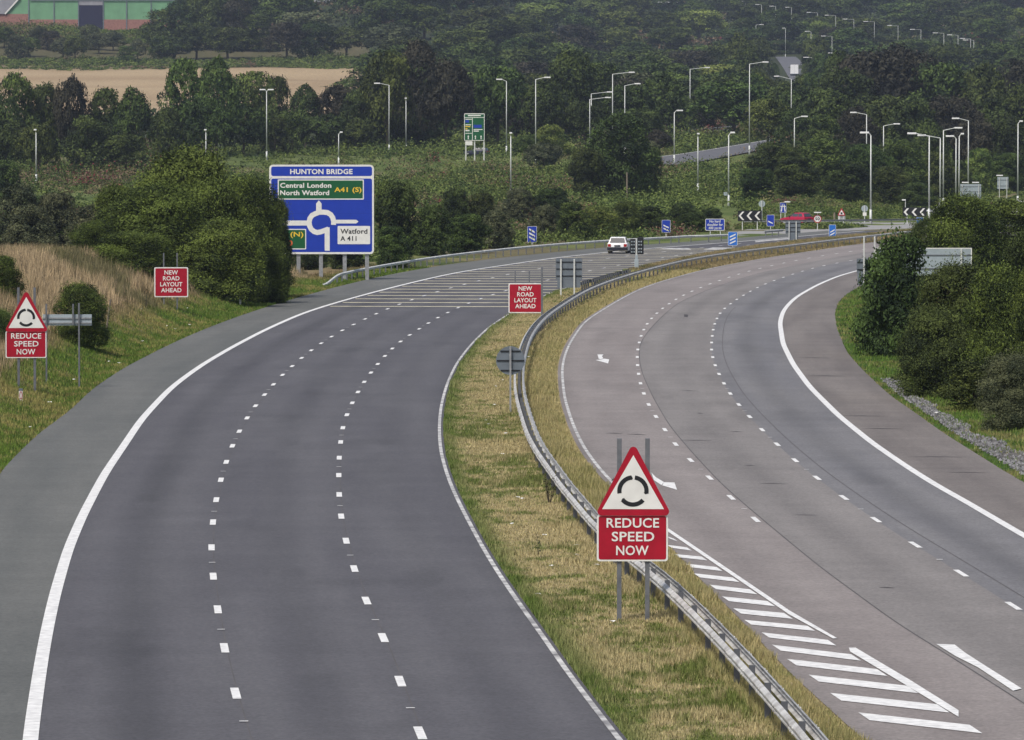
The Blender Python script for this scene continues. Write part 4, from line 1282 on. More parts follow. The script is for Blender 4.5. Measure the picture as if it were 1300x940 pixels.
for i, (x, yb, yt) in enumerate([(796, 256, 219), (1059, 281, 270)]):
    X_, Y_, Z_ = hit(x, yb) if yb < 270 else at(x, 640)
    r = empty('wooden_pole', (X_, Y_, Z_), 0, ['brown wooden pole in front of the round dark tree', 'short wooden pole by the warning triangle'][i], 'pole')
    mb = MB(); mb.tube((0, 0, -.3), (0, 0, ztop(yt, Y_) - Z_), .13, .10); mb.build('shaft', M['wood'], r)

# ------------------------------------------------------------------ lamp columns
def lamp(px_, ytop, arm, Y=None, base=None, H=12.0, label=None, group='lamp columns', r_=.11, double=False, head=1.1, rise=.35):
    """arm: reach in photo pixels, negative to the left, 0 = head on"""
    if Y is None:
        if base is not None:
            X, Y, Z = hit(px_, base)
        else:
            Y = solve_D(px_, ytop, H); X, Y, Z = at(px_, Y)
    else:
        X, Y, Z = at(px_, Y)
    k = Y / F; top = ztop(ytop, Y) - Z
    top = min(max(top, 5.0), 16.5)
    r = empty('lamp_column', (X, Y, Z), 0, label, 'street lamp', group)
    reach = arm * k; s = 1 if arm >= 0 else -1
    mb = MB(); pt = top - rise
    mb.tube((0, 0, -.4), (0, 0, 1.6), r_ * 1.35, n=8); mb.tube((0, 0, 1.6), (0, 0, pt), r_, r_ * .62, n=8)
    mb.build('column', M['lamp_pole'], r, smooth_=True)
    sides = (1, -1) if double else (s,)
    for sd in sides:
        a = abs(reach) if abs(reach) > .6 else .0
        mb = MB()
        if a:
            mb.tube((0, 0, pt - .02), (sd * max(a - head, .25), 0, top - .03), r_ * .55, r_ * .5, n=6)
            hx0, hx1, hy0, hy1 = sd * max(a - head, .2), sd * a, -.17, .17
        else:
            mb.tube((0, 0, pt - .02), (0, -.9, top - .03), r_ * .55, n=6)
            hx0, hx1, hy0, hy1 = -.19, .19, -1.7, -.85
        mb.build('arm', M['lamp_pole'], r)
        mb = MB(); x0, x1 = min(hx0, hx1), max(hx0, hx1); mb.box(x0, x1, hy0, hy1, top - .12, top + .10)
        mb.build('lantern', M['lantern'], r, bevel=.05)
    return r


LP = [
    (46, 165, 0, dict(base=235), 'lone slim lamp column at the far left in front of the hedgerow trees'),
    (262, 165, 0, dict(Y=850), 'slim lamp column rising just behind the big left bush'),
    (339, 114, 9, dict(Y=935, double=True), 'twin armed lamp column above the left end of the big blue sign'),
    (430, 168, 5, dict(base=212), 'short lamp column directly behind the top of the big blue sign'),
    (494, 106, -19, dict(base=195), 'tall lamp column with left arm, right of the stubble field'),
    (515.5, 125, 0, dict(base=194), 'slim lamp column just right of the tall column with left arm'),
    (643, 101, -13, dict(base=197), 'tall lamp column right of the green direction sign, arm to the left'),
    (648.5, 169, 0, dict(base=256), 'nearer lamp column in the meadow below the tall left armed column'),
    (680, 98.5, 19, dict(Y=915), 'lamp column with right arm left of the round dark tree'),
    (750.5, 117, 27, dict(Y=1010), 'upper of two long armed lamp columns behind the round dark tree'),
    (748.6, 124, 27, dict(Y=985), 'lower of two long armed lamp columns behind the round dark tree'),
    (777.5, 92, 28, dict(Y=990), 'tallest lamp column above the round dark tree with a long right arm'),
    (781.5, 129.5, 8, dict(Y=1100, double=True), 'small twin armed lamp column above the round dark tree'),
    (793, 106.5, 20, dict(Y=960), 'lamp column with right arm at the right shoulder of the round dark tree'),
    (856, 140.5, 11, dict(base=209), 'lamp column at the left end of the slip road'),
    (876, 86, 25, dict(base=166), 'tall lamp column above the slip road fence'),
    (886, 170, 4, dict(base=247), 'lamp column in the meadow in front of the slip road'),
    (925, 168.5, 8, dict(base=262), 'lamp column carrying a small box low down, left of the left chevron board'),
    (951, 79, 24, dict(Y=960), 'tall lamp column with right arm at the right end of the slip road'),
    (976, 138, -24, dict(base=184), 'lamp column with left arm at the right end of the slip road'),
    (1008, 148, 17, dict(Y=900), 'lamp column with right arm above the middle trees'),
    (1099.5, 143, -21, dict(Y=900), 'taller left armed lamp column above the roundabout trees'),
    (1105, 168.5, -14, dict(Y=648), 'near left armed lamp column standing at the roundabout'),
    (1121, 157.5, 21, dict(Y=900), 'short looking right armed lamp column above the roundabout trees'),
    (1179, 169.5, -28, dict(Y=652, double=False), 'thickest of the clustered lamp columns, arm to the left'),
    (1193, 172, -29, dict(Y=700), 'clustered lamp column with lower left arm'),
    (1197, 162.5, 24, dict(Y=740), 'clustered lamp column with the highest right arm'),
    (1213, 173, -13, dict(Y=720), 'clustered lamp column with a short left arm'),
    (1217, 170, 6, dict(Y=725), 'clustered lamp column with a stub right arm'),
    (1228.6, 150.5, -21, dict(Y=800), 'tall left armed lamp column above the far grey sign back'),
    (1291.5, 154, 6, dict(Y=760), 'lamp column at the far right edge by the white van'),
    (1149, 254.5, -3, dict(Y=690), 'very short lamp column just above the right chevron board'),
]
for x, yt, arm, kw, lab in LP:
    if lab.startswith('very short'):
        X_, Y_, Z_ = at(x, 690); r = empty('lamp_column', (X_, Y_, Z_), 0, lab, 'street lamp', 'lamp columns'); tz = ztop(yt, 690) - Z_
        mb = MB(); mb.tube((0, 0, -.3), (0, 0, tz), .06, .05); mb.build('column', M['lamp_pole'], r)
        mb = MB(); mb.box(-.45, .05, -.12, .12, tz - .05, tz + .12); mb.build('lantern', M['lantern'], r, bevel=.04); continue
    lamp(x, yt, arm, label=lab, **kw)
# box on the column
X_, Y_, Z_ = hit(925, 262)
box_r = empty('camera_box', (X_, Y_, Z_ + 1.6), 0, 'small grey box fixed low on the lamp column left of the left chevron board', 'box')
mb = MB(); mb.box(-.65, -.16, -.2, .2, -.2, .25); mb.build('case', M['sign_back_light'], box_r, bevel=.03)
# hill lamps : heads (x,y), column side
HL = [(942, 2, 1), (962, 6, 1), (980, 8, 1), (1000, 9.5, 1), (1027, 16, 1), (1050, 19.5, 1), (1073, 24.5, 1), (1099, 27.5, 1), (1129, 32.5, 1), (1158, 37.5, 1), (1187, 42, 1), (1205, 44.5, 1), (1221, 49, 1), (1225, 51, -1)]
for i, (x, y_, s) in enumerate(HL):
    wpx = 14 if x > 1000 else 8
    lamp(x + wpx - 4, y_, -wpx, H=12, label='distant lamp column in the upper line along the top of the wooded hill', group='upper line of hill lamps', rise=.15, head=1.9, r_=.09)
for i, (x, y_, s) in enumerate([(965, 31.5, 10), (994, 36, -4), (1024, 40, -8), (1047, 46, -14), (1056, 67.5, -14), (1024, 73, -12)]):
    lamp(x - s * .6, y_, s, H=12, label='distant lamp column beside the pale road climbing the wooded hill', group='lamps beside the hill road', rise=.15, head=1.8, r_=.09)
X_, Y_, Z_ = at(1005, 1750)
lamp(1004, 97, -22, Y=1100, label='lamp column with left arm rising in front of the white lorry', rise=.6)


# ------------------------------------------------------------------ vehicles
def car(loc, rz, paint, label, name='parked_car', L=4.05, W=1.66, H=1.40, tail=True, estate=False, plate=True):
    r = empty(name, loc, rz, label, 'car')     # drives towards +y, tail towards -y
    hw = W / 2
    prof = [(-L / 2, .28), (-L / 2 - .04, .55), (-L / 2 + .02, .86), (-L / 2 + .22, .93), (L / 2 - 1.35, .92), (L / 2 - .15, .72), (L / 2, .55), (L / 2, .25), (L / 2 - .3, .2), (-L / 2 + .3, .2)]
    mb = MB(); n = len(prof)
    v = [(-hw, y_, z) for y_, z in prof] + [(hw, y_, z) for y_, z in prof]
    mb.add(v, [tuple(range(n)), tuple(range(2 * n - 1, n - 1, -1))] + [(i, i + n, (i + 1) % n + n, (i + 1) % n) for i in range(n)])
    # cabin
    cb = [(-L / 2 + .12, .90), (-L / 2 + .42, H - .04), (-L / 2 + .9, H), (L / 2 - 2.15, H - .02), (L / 2 - 1.28, .90)]
    m = len(cb); tw = lambda z: hw - .04 - .26 * (z - .9) / (H - .9) * .8
    v = [(-tw(z), y_, z) for y_, z in cb] + [(tw(z), y_, z) for y_, z in cb]
    mb.add(v, [tuple(range(m)), tuple(range(2 * m - 1, m - 1, -1))] + [(i, i + m, (i + 1) % m + m, (i + 1) % m) for i in range(m)])
    mb.build('body', M[paint], r, bevel=.045, smooth_=True)
    # glass
    def quad(a, b, c, d, out): return [tuple(Vector(p) + Vector(out)) for p in (a, b, c, d)]
    mb = MB(); z0, z1 = .96, H - .10
    ya0, ya1 = -L / 2 + .15 + .0, -L / 2 + .15 + .29
    mb.add(quad((-tw(z0) + .12, -L / 2 + .155, z0), (tw(z0) - .12, -L / 2 + .155, z0), (tw(z1) - .08, -L / 2 + .36, z1), (-tw(z1) + .08, -L / 2 + .36, z1), (0, -.035, .01)), [(0, 1, 2, 3)])
    mb.build('rear_window', M['glass'], r)
    mb = MB()
    mb.add(quad((-tw(z0) + .12, L / 2 - 1.36, z0), (tw(z0) - .12, L / 2 - 1.36, z0), (tw(z1) - .08, L / 2 - 2.02, z1), (-tw(z1) + .08, L / 2 - 2.02, z1), (0, .05, .03)), [(0, 1, 2, 3)])
    mb.build('windscreen', M['glass'], r)
    for s in (-1, 1):
        mb = MB()
        for y0, y1, y2, y3 in ((-L / 2 + .36, -L / 2 + 1.0, -L / 2 + 1.0, -L / 2 + .55), (-L / 2 + 1.07, -L / 2 + 1.95, -L / 2 + 1.85, -L / 2 + 1.07), (-L / 2 + 2.0, L / 2 - 1.5, L / 2 - 2.1, -L / 2 + 1.92)):
            mb.add([(s * (tw(z0) + .012), y0, z0), (s * (tw(z0) + .012), y1, z0), (s * (tw(z1) + .012), y2, z1), (s * (tw(z1) + .012), y3, z1)], [(0, 1, 2, 3)])
        mb.build('side_windows', M['glass'], r)
        mb = MB(); mb.box(s * hw - (.0 if s > 0 else .17), s * hw + (.17 if s > 0 else .0), L / 2 - 1.62, L / 2 - 1.50, .93, 1.06); mb.build('mirror', M['bumper'], r, bevel=.02)
        mb = MB(); mb.box(*(sorted((s * (hw - .03), s * (hw - .30)))), -L / 2 - .06, -L / 2 + .02, .60, .84); mb.build('tail_light', M['lamp_red'], r, bevel=.015)
        mb = MB(); mb.box(*(sorted((s * (hw - .06), s * (hw - .42)))), L / 2 - .12, L / 2 + .02, .52, .66); mb.build('headlight', M['lamp_clear'], r, bevel=.015)
    mb = MB(); mb.box(-hw - .02, hw + .02, -L / 2 - .12, -L / 2 + .25, .26, .56); mb.build('rear_bumper', M['bumper'], r, bevel=.03)
    mb = MB(); mb.box(-hw - .02, hw + .02, L / 2 - .25, L / 2 + .09, .22, .48); mb.build('front_bumper', M['bumper'], r, bevel=.03)
    mb = MB(); mb.box(-.27, .27, -L / 2 - .075, -L / 2 - .05, .62, .74); mb.build('number_plate', M['yellow_paint'] if not plate else M['bumper'], r)
    for sx in (-1, 1):
        for y_ in (-L / 2 + .72, L / 2 - .78):
            mb = MB(); mb.tube((sx * (hw - .19), y_, .30), (sx * (hw + .01), y_, .30), .30, n=20); t_ = mb.build('wheel', M['rubber'], r, bevel=.02)
            mb = MB(); mb.tube((sx * (hw + .005), y_, .30), (sx * (hw + .022), y_, .30), .18, n=14); mb.build('rim', M['car_silver'], t_)
    return r


X_, Y_ = PG(786.5, 322.5)
sl_ = float(E_dashA.slope(Y_)); car((X_, Y_ + 2.0, .03), -.10, 'car_white', 'white hatchback with black bumper driving away on the left carriageway', 'hatchback_car', L=3.9, W=1.74, H=1.46)
X_, Y_ = PG(1014, 287)
car((X_, 632, .05), rad(47), 'car_red', 'dark red hatchback crossing the roundabout behind the far barrier', 'hatchback_car', L=3.8, W=1.66, H=1.42)
X_, Y_, Z_ = at(605, 965)
car((X_, Y_, Z_), rad(75), 'car_dark', 'dark car passing behind the legs of the green direction sign', 'saloon_car', L=4.3)
X_, Y_, Z_ = at(1192, 700)
car((X_, Y_, Z_ - .1), rad(80), 'car_silver', 'pale silver car half hidden behind the right hand bushes by the lamp columns', 'saloon_car')
X_, Y_, Z_ = at(1283, 690)
car((X_, Y_, Z_ + .35), rad(85), 'car_silver', 'pale silver car left of the white van at the right edge', 'saloon_car')


def van(loc, rz, label, L=4.8, W=1.9, H=2.3, name='delivery_van', cat='van', boxy=False):
    r = empty(name, loc, rz, label, cat)
    hw = W / 2
    if boxy: prof = [(-L / 2, .5), (-L / 2, H), (L / 2 - 1.9, H), (L / 2 - 1.9, .5)]
    else: prof = [(-L / 2, .3), (-L / 2, H - .1), (-L / 2 + .15, H), (L / 2 - 1.5, H), (L / 2 - .75, 1.25), (L / 2 - .05, 1.0), (L / 2, .3)]
    mb = MB(); n = len(prof); mb.add([(-hw, y_, z) for y_, z in prof] + [(hw, y_, z) for y_, z in prof], [tuple(range(n)), tuple(range(2 * n - 1, n - 1, -1))] + [(i, i + n, (i + 1) % n + n, (i + 1) % n) for i in range(n)])
    mb.build('cargo_box' if boxy else 'body', M['car_white'], r, bevel=.05)
    if boxy:
        mb = MB(); mb.box(-hw + .06, hw - .06, L / 2 - 1.85, L / 2, .5, H - .9); mb.build('cab', M['car_white'], r, bevel=.08)
        mb = MB(); mb.box(-hw + .2, hw - .2, L / 2 - .02, L / 2 + .012, 1.5, H - 1.15); mb.build('windscreen', M['glass'], r)
        mb = MB(); mb.box(-.02, .02, -L / 2 - .02, -L / 2 - .003, .6, H - .1); mb.box(-hw + .05, hw - .05, -L / 2 - .03, -L / 2 - .003, .5, .62); mb.build('rear_doors', M['sign_back_light'], r)
        mb = MB(); mb.box(-hw + .3, hw - .3, -L / 2 + .1, L / 2 - .3, .35, .5); mb.build('chassis', M['bumper'], r)
    else:
        mb = MB(); mb.add([(-hw + .12, L / 2 - 1.4, H - .12), (hw - .12, L / 2 - 1.4, H - .12), (hw - .12, L / 2 - .83, 1.33), (-hw + .12, L / 2 - .83, 1.33)], [(0, 1, 2, 3)])
        for v in range(len(mb.v)): mb.v[v] = (mb.v[v][0], mb.v[v][1] + .02, mb.v[v][2] + .02)
        mb.build('windscreen', M['glass'], r)
        for s in (-1, 1):
            mb = MB(); mb.add([(s * (hw + .01), L / 2 - 2.2, 1.35), (s * (hw + .01), L / 2 - 1.0, 1.35), (s * (hw + .01), L / 2 - 1.5, H - .25), (s * (hw + .01), L / 2 - 2.2, H - .25)], [(0, 1, 2, 3)]); mb.build('side_window', M['glass'], r)
            mb = MB(); mb.box(*sorted((s * (hw - .05), s * (hw - .4))), L / 2 - .06, L / 2 + .02, .7, .9); mb.build('headlight', M['lamp_clear'], r)
    for sx in (-1, 1):
        for y_ in (-L / 2 + .9, L / 2 - .85):
            mb = MB(); mb.tube((sx * (hw - .22), y_, .36), (sx * (hw + .012), y_, .36), .36, n=18); t_ = mb.build('wheel', M['rubber'], r)
            mb = MB(); mb.tube((sx * (hw + .013), y_, .36), (sx * (hw + .03), y_, .36), .2, n=12); mb.build('rim', M['car_silver'], t_)
    return r


X_, Y_, Z_ = at(1303, 680); van((X_, Y_, Z_), rad(80), 'white van cut off by the right edge beside the lamp column', H=2.3)
X_, Y_, Z_ = hit(1008.5, 97); van((X_, Y_, Z_ + .3), rad(-3), 'white lorry seen from behind on the pale road climbing the wooded hill', L=7.5, W=2.9, H=3.9, name='box_lorry', cat='lorry', boxy=True)

# ------------------------------------------------------------------ buildings
def slope_roof(mb, x0, x1, y0, y1, z, h, mi=0, over=.4):
    ym = (y0 + y1) / 2
    mb.add([(x0 - over, y0 - over, z), (x1 + over, y0 - over, z), (x1 + over, ym, z + h), (x0 - over, ym, z + h), (x0 - over, y1 + over, z), (x1 + over, y1 + over, z)], [(0, 1, 2, 3), (3, 2, 5, 4), (0, 3, 4), (1, 5, 2), (0, 4, 5, 1)], mi)


Yh = 1935.0; kh = Yh / F; X0, _, _ = at(112, Yh); Zh = ztop(36, Yh)
hg = empty('hangar', (X0, Yh, Zh), 0, 'long green clad shed with a dark doorway beyond the stubble field', 'shed')
Xf = lambda x: (x - 112) * kh
Zf = lambda y_: ztop(y_, Yh) - Zh
mb = MB(); mb.box(Xf(38), Xf(232), 0, 22, Zf(27), 15); mb.build('wall', M['green_clad'], hg)
mb = MB(); mb.add([(Xf(38), 0.01, Zf(27)), (Xf(38), .01, Zf(-14)), (Xf(26), .01, Zf(-2)), (Xf(8), .01, Zf(18)), (Xf(8), .01, Zf(27))], [(0, 1, 2, 3, 4)]); mb.build('side_wall', M['green_clad'], hg)
mb = MB(); mb.box(Xf(-30), Xf(37.7), -.12, 20, -1.5, Zf(18)); mb.box(Xf(39), Xf(101), -.12, .3, -1.5, Zf(25)); mb.box(Xf(132), Xf(232), -.12, .3, -1.5, Zf(25)); mb.build('brick_plinth', M['brick'], hg)
mb = MB(); mb.box(Xf(102), Xf(131.5), -.18, -.12, -1.5, Zf(7)); mb.build('doorway', M['dark_open'], hg)
mb = MB(); mb.box(Xf(102), Xf(131.5), -.22, -.1, Zf(6.9), Zf(.5)); mb.build('door_header', M['roof_grey'], hg)
mb = MB()
for x in (38, 70, 101, 132.5, 162, 193): mb.box(Xf(x) - .18, Xf(x) + .18, -.28, -.1301, -1, Zf(-8))
mb.box(Xf(40), Xf(232), -.4, -.281, Zf(1.2), Zf(-.4)); mb.build('frame_ribs', M['sign_back'], hg)
mb = MB(); slope_roof(mb, Xf(38), Xf(232), 0, 22, 15, 5); mb.build('roof', M['roof_grey'], hg)
mb = MB(); mb.add([(Xf(8), -.6, Zf(18)), (Xf(27), -.6, Zf(-3)), (Xf(27), 20, Zf(-3)), (Xf(8), 20, Zf(18)), (Xf(-30), -.6, Zf(18)), (Xf(-30), 20, Zf(18)), (Xf(-20), -.6, Zf(-3)), (Xf(-20), 20, Zf(-3))], [(0, 1, 2, 3), (4, 0, 1, 6), (5, 3, 2, 7), (4, 6, 7, 5)]); mb.build('annex_roof', M['roof_grey'], hg)
mb = MB(); mb.ribbon([(Xf(8), Zf(18)), (Xf(27), Zf(-3))], .5, -.7); mb.build('verge_board', M['white_paint'], hg)


def house(x0, x1, y_eave, Y, label, wall, roof, wh=5, rh=3.5, name='house', wins=0):
    xm = (x0 + x1) / 2; X, _, _ = at(xm, Y); k = Y / F; Z = ztop(y_eave, Y) - wh
    r = empty(name, (X, Y, Z), 0, label, 'house' if name == 'house' else 'building'); hw = (x1 - x0) / 2 * k
    mb = MB(); mb.box(-hw, hw, 0, 9, -6, wh); mb.build('wall', M[wall], r)
    mb = MB(); slope_roof(mb, -hw, hw, 0, 9, wh + .01, rh); ro = mb.build('roof', M[roof], r)
    mb = MB(); mb.box(hw * .5, hw * .5 + .9, 4, 5, wh + rh * .6, wh + rh + 1); mb.build('chimney', M['brick'], ro)
    for i in range(wins):
        mb = MB(); c = -hw + 2 * hw * (i + .5) / wins; mb.box(c - .6, c + .6, -.05, -.003, wh - 2.2, wh - .9); mb.build('window', M['glass'], r)
    return r


house(664, 706, 5, 2560, 'house with a pinkish roof above the wood at the top', 'render_wall', 'roof_tile', wh=4, rh=3.0, wins=4)
house(345, 470, 6, 2280, 'long low building with a pale roof behind the treetops at the top', 'green_clad', 'roof_grey', wh=5, rh=3, name='long_building', wins=6)
house(475, 600, 4, 2330, 'long low building with a tiled roof right of the pale roofed one', 'green_clad', 'roof_tile', wh=5, rh=2.5, name='long_building', wins=6)
house(1272, 1330, 2, 2950, 'house with a red roof in the top right corner', 'brick', 'roof_tile', wh=4, rh=4, wins=3)
house(818, 850, 7, 2880, 'white building glimpsed through the trees at the top', 'render_wall', 'render_wall', wh=8, rh=2, wins=3)
house(858, 872, 7, 2900, 'narrow white house right of the white building at the top', 'render_wall', 'render_wall', wh=8, rh=2, wins=1)
house(905, 926, 7, 2900, 'white house at the top near the first hill lamps', 'render_wall', 'render_wall', wh=8, rh=2, wins=2)

# slip road fence
p = [hit(x, y_) for x, y_ in ((874, 172), (900, 170), (925, 168), (950, 166), (985, 163))]
r = empty('roadside_fence', p[0], 0, 'grey two rail fence above the slip road', 'fence')
mb = MB()
for a, b in zip(p[:-1], p[1:]):
    for dz in (.5, 1.15):
        A = Vector(a) - Vector(p[0]) + Vector((0, 0, dz)); B = Vector(b) - Vector(p[0]) + Vector((0, 0, dz)); mb.tube(A, B, .10, n=6)
mb.build('rails', M['galv'], r)
for i in range(24):
    t = i / 23 * (len(p) - 1); j = min(int(t), len(p) - 2); c = Vector(p[j]).lerp(Vector(p[j + 1]), t - j) - Vector(p[0])
    mb = MB(); mb.box(c.x - .07, c.x + .07, c.y - .07, c.y + .07, c.z - .5, c.z + 1.3); mb.build('fence_post', M['galv_dark'], r)

# ------------------------------------------------------------------ litter
def scrap(px_, py_, s, label, group):
    X, Y, Z = hit(px_, py_)
    n = 9; bm = bmesh.new(); vs = []
    for i in range(n):
        t = 2 * math.pi * i / n; q_ = s * (.5 + .5 * random.random())
        vs.append(bm.verts.new((q_ * math.cos(t), q_ * .7 * math.sin(t), .01 + s * .35 * random.random())))
    c = bm.verts.new((0, 0, s * .45)); c2 = bm.verts.new((0, 0, 0))
    for i in range(n): bm.faces.new((vs[i], vs[(i + 1) % n], c)); bm.faces.new((vs[(i + 1) % n], vs[i], c2))
    me = bpy.data.meshes.new('litter_scrap'); bm.to_mesh(me); bm.free(); me.materials.append(M['litter'])
    tag(link('litter_scrap', me, None, (X, Y, Z + .05)), label, 'litter', group)


for x, y_ in [(638, 484.5), (629.7, 492.5), (628, 516), (617, 536), (620, 541), (642, 552.6), (638, 579), (671, 455), (696, 570)]:
    scrap(x, y_, .085, 'small white scrap of litter on the grass beside the round sign back', 'litter scraps by the round sign')
for x, y_ in [(658, 634.5), (664, 636), (691, 682.5), (732, 695.5), (733, 708), (758.5, 720.6), (682.5, 758), (778, 793), (650, 668), (700, 722)]:
    scrap(x, y_, .085, 'small white scrap of litter on the wide grass left of the near warning sign', 'litter scraps by the near sign')
for x, y_ in [(237.5, 393), (212, 415.5), (222, 419.7), (241, 414), (181, 435), (139, 461), (151, 463), (94, 484), (63, 513), (38, 545), (179, 394)]:
    scrap(x, y_, .11, 'small white scrap of litter on the left grass verge', 'litter scraps on the left verge')
for x, y_ in [(1145, 492), (1157.6, 502.5), (1189, 526.5), (1244.6, 521)]:
    scrap(x, y_, .09, 'small white scrap of litter on the right grass verge', 'litter scraps on the right verge')


# ------------------------------------------------------------------ foliage
def crown_mesh(name, seed, n_lobes, n_leaves, leaf, bottom=.18, material=None, shape=0, jag=.25, rl=(.13, .22)):
    """crown in a unit frame: 1 wide, top at 1; lobes of leaf-sized faces through the crown's volume"""
    g = np.random.default_rng(seed)
    # lobe centres
    d = g.normal(size=(n_lobes, 3)); d /= np.linalg.norm(d, axis=1)[:, None]
    d[:, 2] = np.where(d[:, 2] < -.5, -d[:, 2], d[:, 2])
    rr = g.uniform(.45, 1, n_lobes) ** .6
    cz = bottom + (1 - bottom) * .46; hz_ = (1 - bottom) * .5
    R = g.uniform(*rl, n_lobes)
    prof = 1.0
    c = d * rr[:, None] * np.array([.5, .5, hz_])
    if shape == 3:      # dome that reaches the ground
        zz_ = (np.arange(n_lobes) + g.random(n_lobes)) / n_lobes
        ph_ = g.uniform(0, 2 * np.pi, n_lobes); q_ = g.uniform(.35, 1, n_lobes) ** .5
        env = .5 * (1 - zz_ ** 2.4) ** .5 * (.82 + .25 * np.sin(ph_ * 2 + seed) * g.random(n_lobes)) * (.8 + .4 * g.random(n_lobes)) * (.74 + .26 * np.minimum(zz_ / .3, 1))
        c = np.stack([np.cos(ph_) * q_ * env, np.sin(ph_) * q_ * env, zz_ - cz], 1)
        c[:, 2] = c[:, 2] * 1.02
    c[:, :2] *= np.clip(1 - R[:, None] * 1.5, .3, 1)
    c[:, 2] *= (1 - R * 1.1) if shape != 3 else 1
    if shape == 3: c[:, 2] = np.minimum(c[:, 2], 1 - cz - R * .8)
    if shape == 1:      # narrower to the top
        c[:, :2] *= (1.05 - .75 * np.clip((c[:, 2] + hz_) / (2 * hz_), 0, 1))[:, None]
    if shape == 2:      # wider towards the ground
        c[:, :2] *= (1.12 - .4 * np.clip((c[:, 2] + hz_) / (2 * hz_), 0, 1))[:, None]
    c[:, 2] += cz
    sz = np.array([1, 1, .85])
    k = g.choice(n_lobes, n_leaves * 2, p=R ** 2 / (R ** 2).sum())
    dd = g.normal(size=(n_leaves * 2, 3)); dd /= np.linalg.norm(dd, axis=1)[:, None]
    dd[:, 2] = np.where((dd[:, 2] < -.3) & (g.random(n_leaves * 2) < .6), -dd[:, 2], dd[:, 2])
    # leaves gather in sprays that share a tone and stand proud or recessed together
    nsp = max(40, n_leaves // 14)
    spd = dd[:nsp].copy(); spk = k[:nsp].copy()
    sel = g.integers(0, nsp, n_leaves * 2)
    k = spk[sel]
    dd = spd[sel] + g.normal(size=(n_leaves * 2, 3)) * .24; dd /= np.linalg.norm(dd, axis=1)[:, None]
    sp_tone = g.normal(size=nsp) * .22; sp_r = 1 + g.normal(size=nsp) * jag * .45 + (g.random(nsp) < .10) * g.random(nsp) * jag * 1.6
    spid = sel
    rad_ = R[k] * (sp_r[sel] + g.normal(size=n_leaves * 2) * .08)
    rad_ *= .8 + .45 * fbm(dd[:, 0] * 3 + k * 3.7, dd[:, 1] * 3 + dd[:, 2] * 2.3, seed)
    p = c[k] + dd * rad_[:, None] * sz
    # leave out what sits deep inside other lobes
    inside = np.zeros(len(p))
    for j in range(n_lobes):
        q = (p - c[j]) / sz
        inside += (np.linalg.norm(q, axis=1) < R[j] * .72) & (k != j)
    p, dd, k, spid = p[inside == 0][:n_leaves], dd[inside == 0][:n_leaves], k[inside == 0][:n_leaves], spid[inside == 0][:n_leaves]
    keep = p[:, 2] > .01
    p, dd, k, spid = p[keep], dd[keep], k[keep], spid[keep]
    n = len(p)
    nr = dd * .9 + g.normal(size=(n, 3)) * .65 + np.array([0, 0, .25]); nr /= np.linalg.norm(nr, axis=1)[:, None]
    t = dd + g.normal(size=(n, 3)) * .8 + np.array([0, 0, .3]); t -= nr * (t * nr).sum(1)[:, None]; t /= np.linalg.norm(t, axis=1)[:, None]
    b = np.cross(nr, t)
    s = leaf * g.uniform(.6, 1.5, n)[:, None]
    V = np.stack([p - t * s * 1.25, p + b * s * .5 + nr * s * .15, p + t * s * 1.25, p - b * s * .5 + nr * s * .15], 1).reshape(-1, 3)
    Qd = np.arange(4 * n).reshape(-1, 4)
    lobe_t = g.uniform(0, .8, n_lobes)[k]
    tone = np.clip(lobe_t + sp_tone[spid] + g.normal(size=n) * .10, 0, 1)
    Cc = np.repeat(tone[:, None], 4, 0) * np.ones((1, 3))
    return mesh_np(name, V, Qd, Cc, [material or M['leaf_deep']])


def trunk_mesh(name, seed, h=.5, r=.028):
    g = random.Random(seed); mb = MB()
    mb.tube((0, 0, -.06), (.01, 0, h * .55), r, r * .75, n=7); mb.tube((.01, 0, h * .55), (.0, .01, h), r * .75, r * .4, n=7)
    for i in range(5):
        a = g.uniform(0, 6.28); z = h * g.uniform(.4, .8); l = g.uniform(.15, .3)
        mb.tube((0, 0, z), (l * math.cos(a), l * math.sin(a), z + l * .8), r * .4, r * .15, n=5)
    me = bpy.data.meshes.new(name); me.from_pydata(mb.v, [], mb.f); me.materials.append(M['bark']); me.update()
    return me


FAR = [crown_mesh('crown', 11 + i, 34 + 6 * (i % 3), 9500, .019, bottom=.06 + .04 * (i % 3), shape=(0, 3, 1, 0, 3, 0)[i]) for i in range(6)]
MID = [crown_mesh('crown', 41 + i, 70, 30000, .0125, bottom=0, shape=3, rl=(.08, .16)) for i in range(3)]
NEAR = [crown_mesh('crown', 61 + i, 80, 80000, .0088, bottom=.0, shape=3, jag=.55, rl=(.08, .17)) for i in range(4)]
BIGLEAF = [crown_mesh('crown', 71 + i, 46, 26000, .0165, bottom=.0, shape=3, jag=.95, rl=(.07, .15)) for i in range(2)]
BRUSH = [crown_mesh('foliage', 81 + i, 26, 7000, .026, bottom=-.15, shape=2, rl=(.12, .24)) for i in range(3)]
TRUNKS = [trunk_mesh('trunk', 5 + i) for i in range(3)]
count = 0


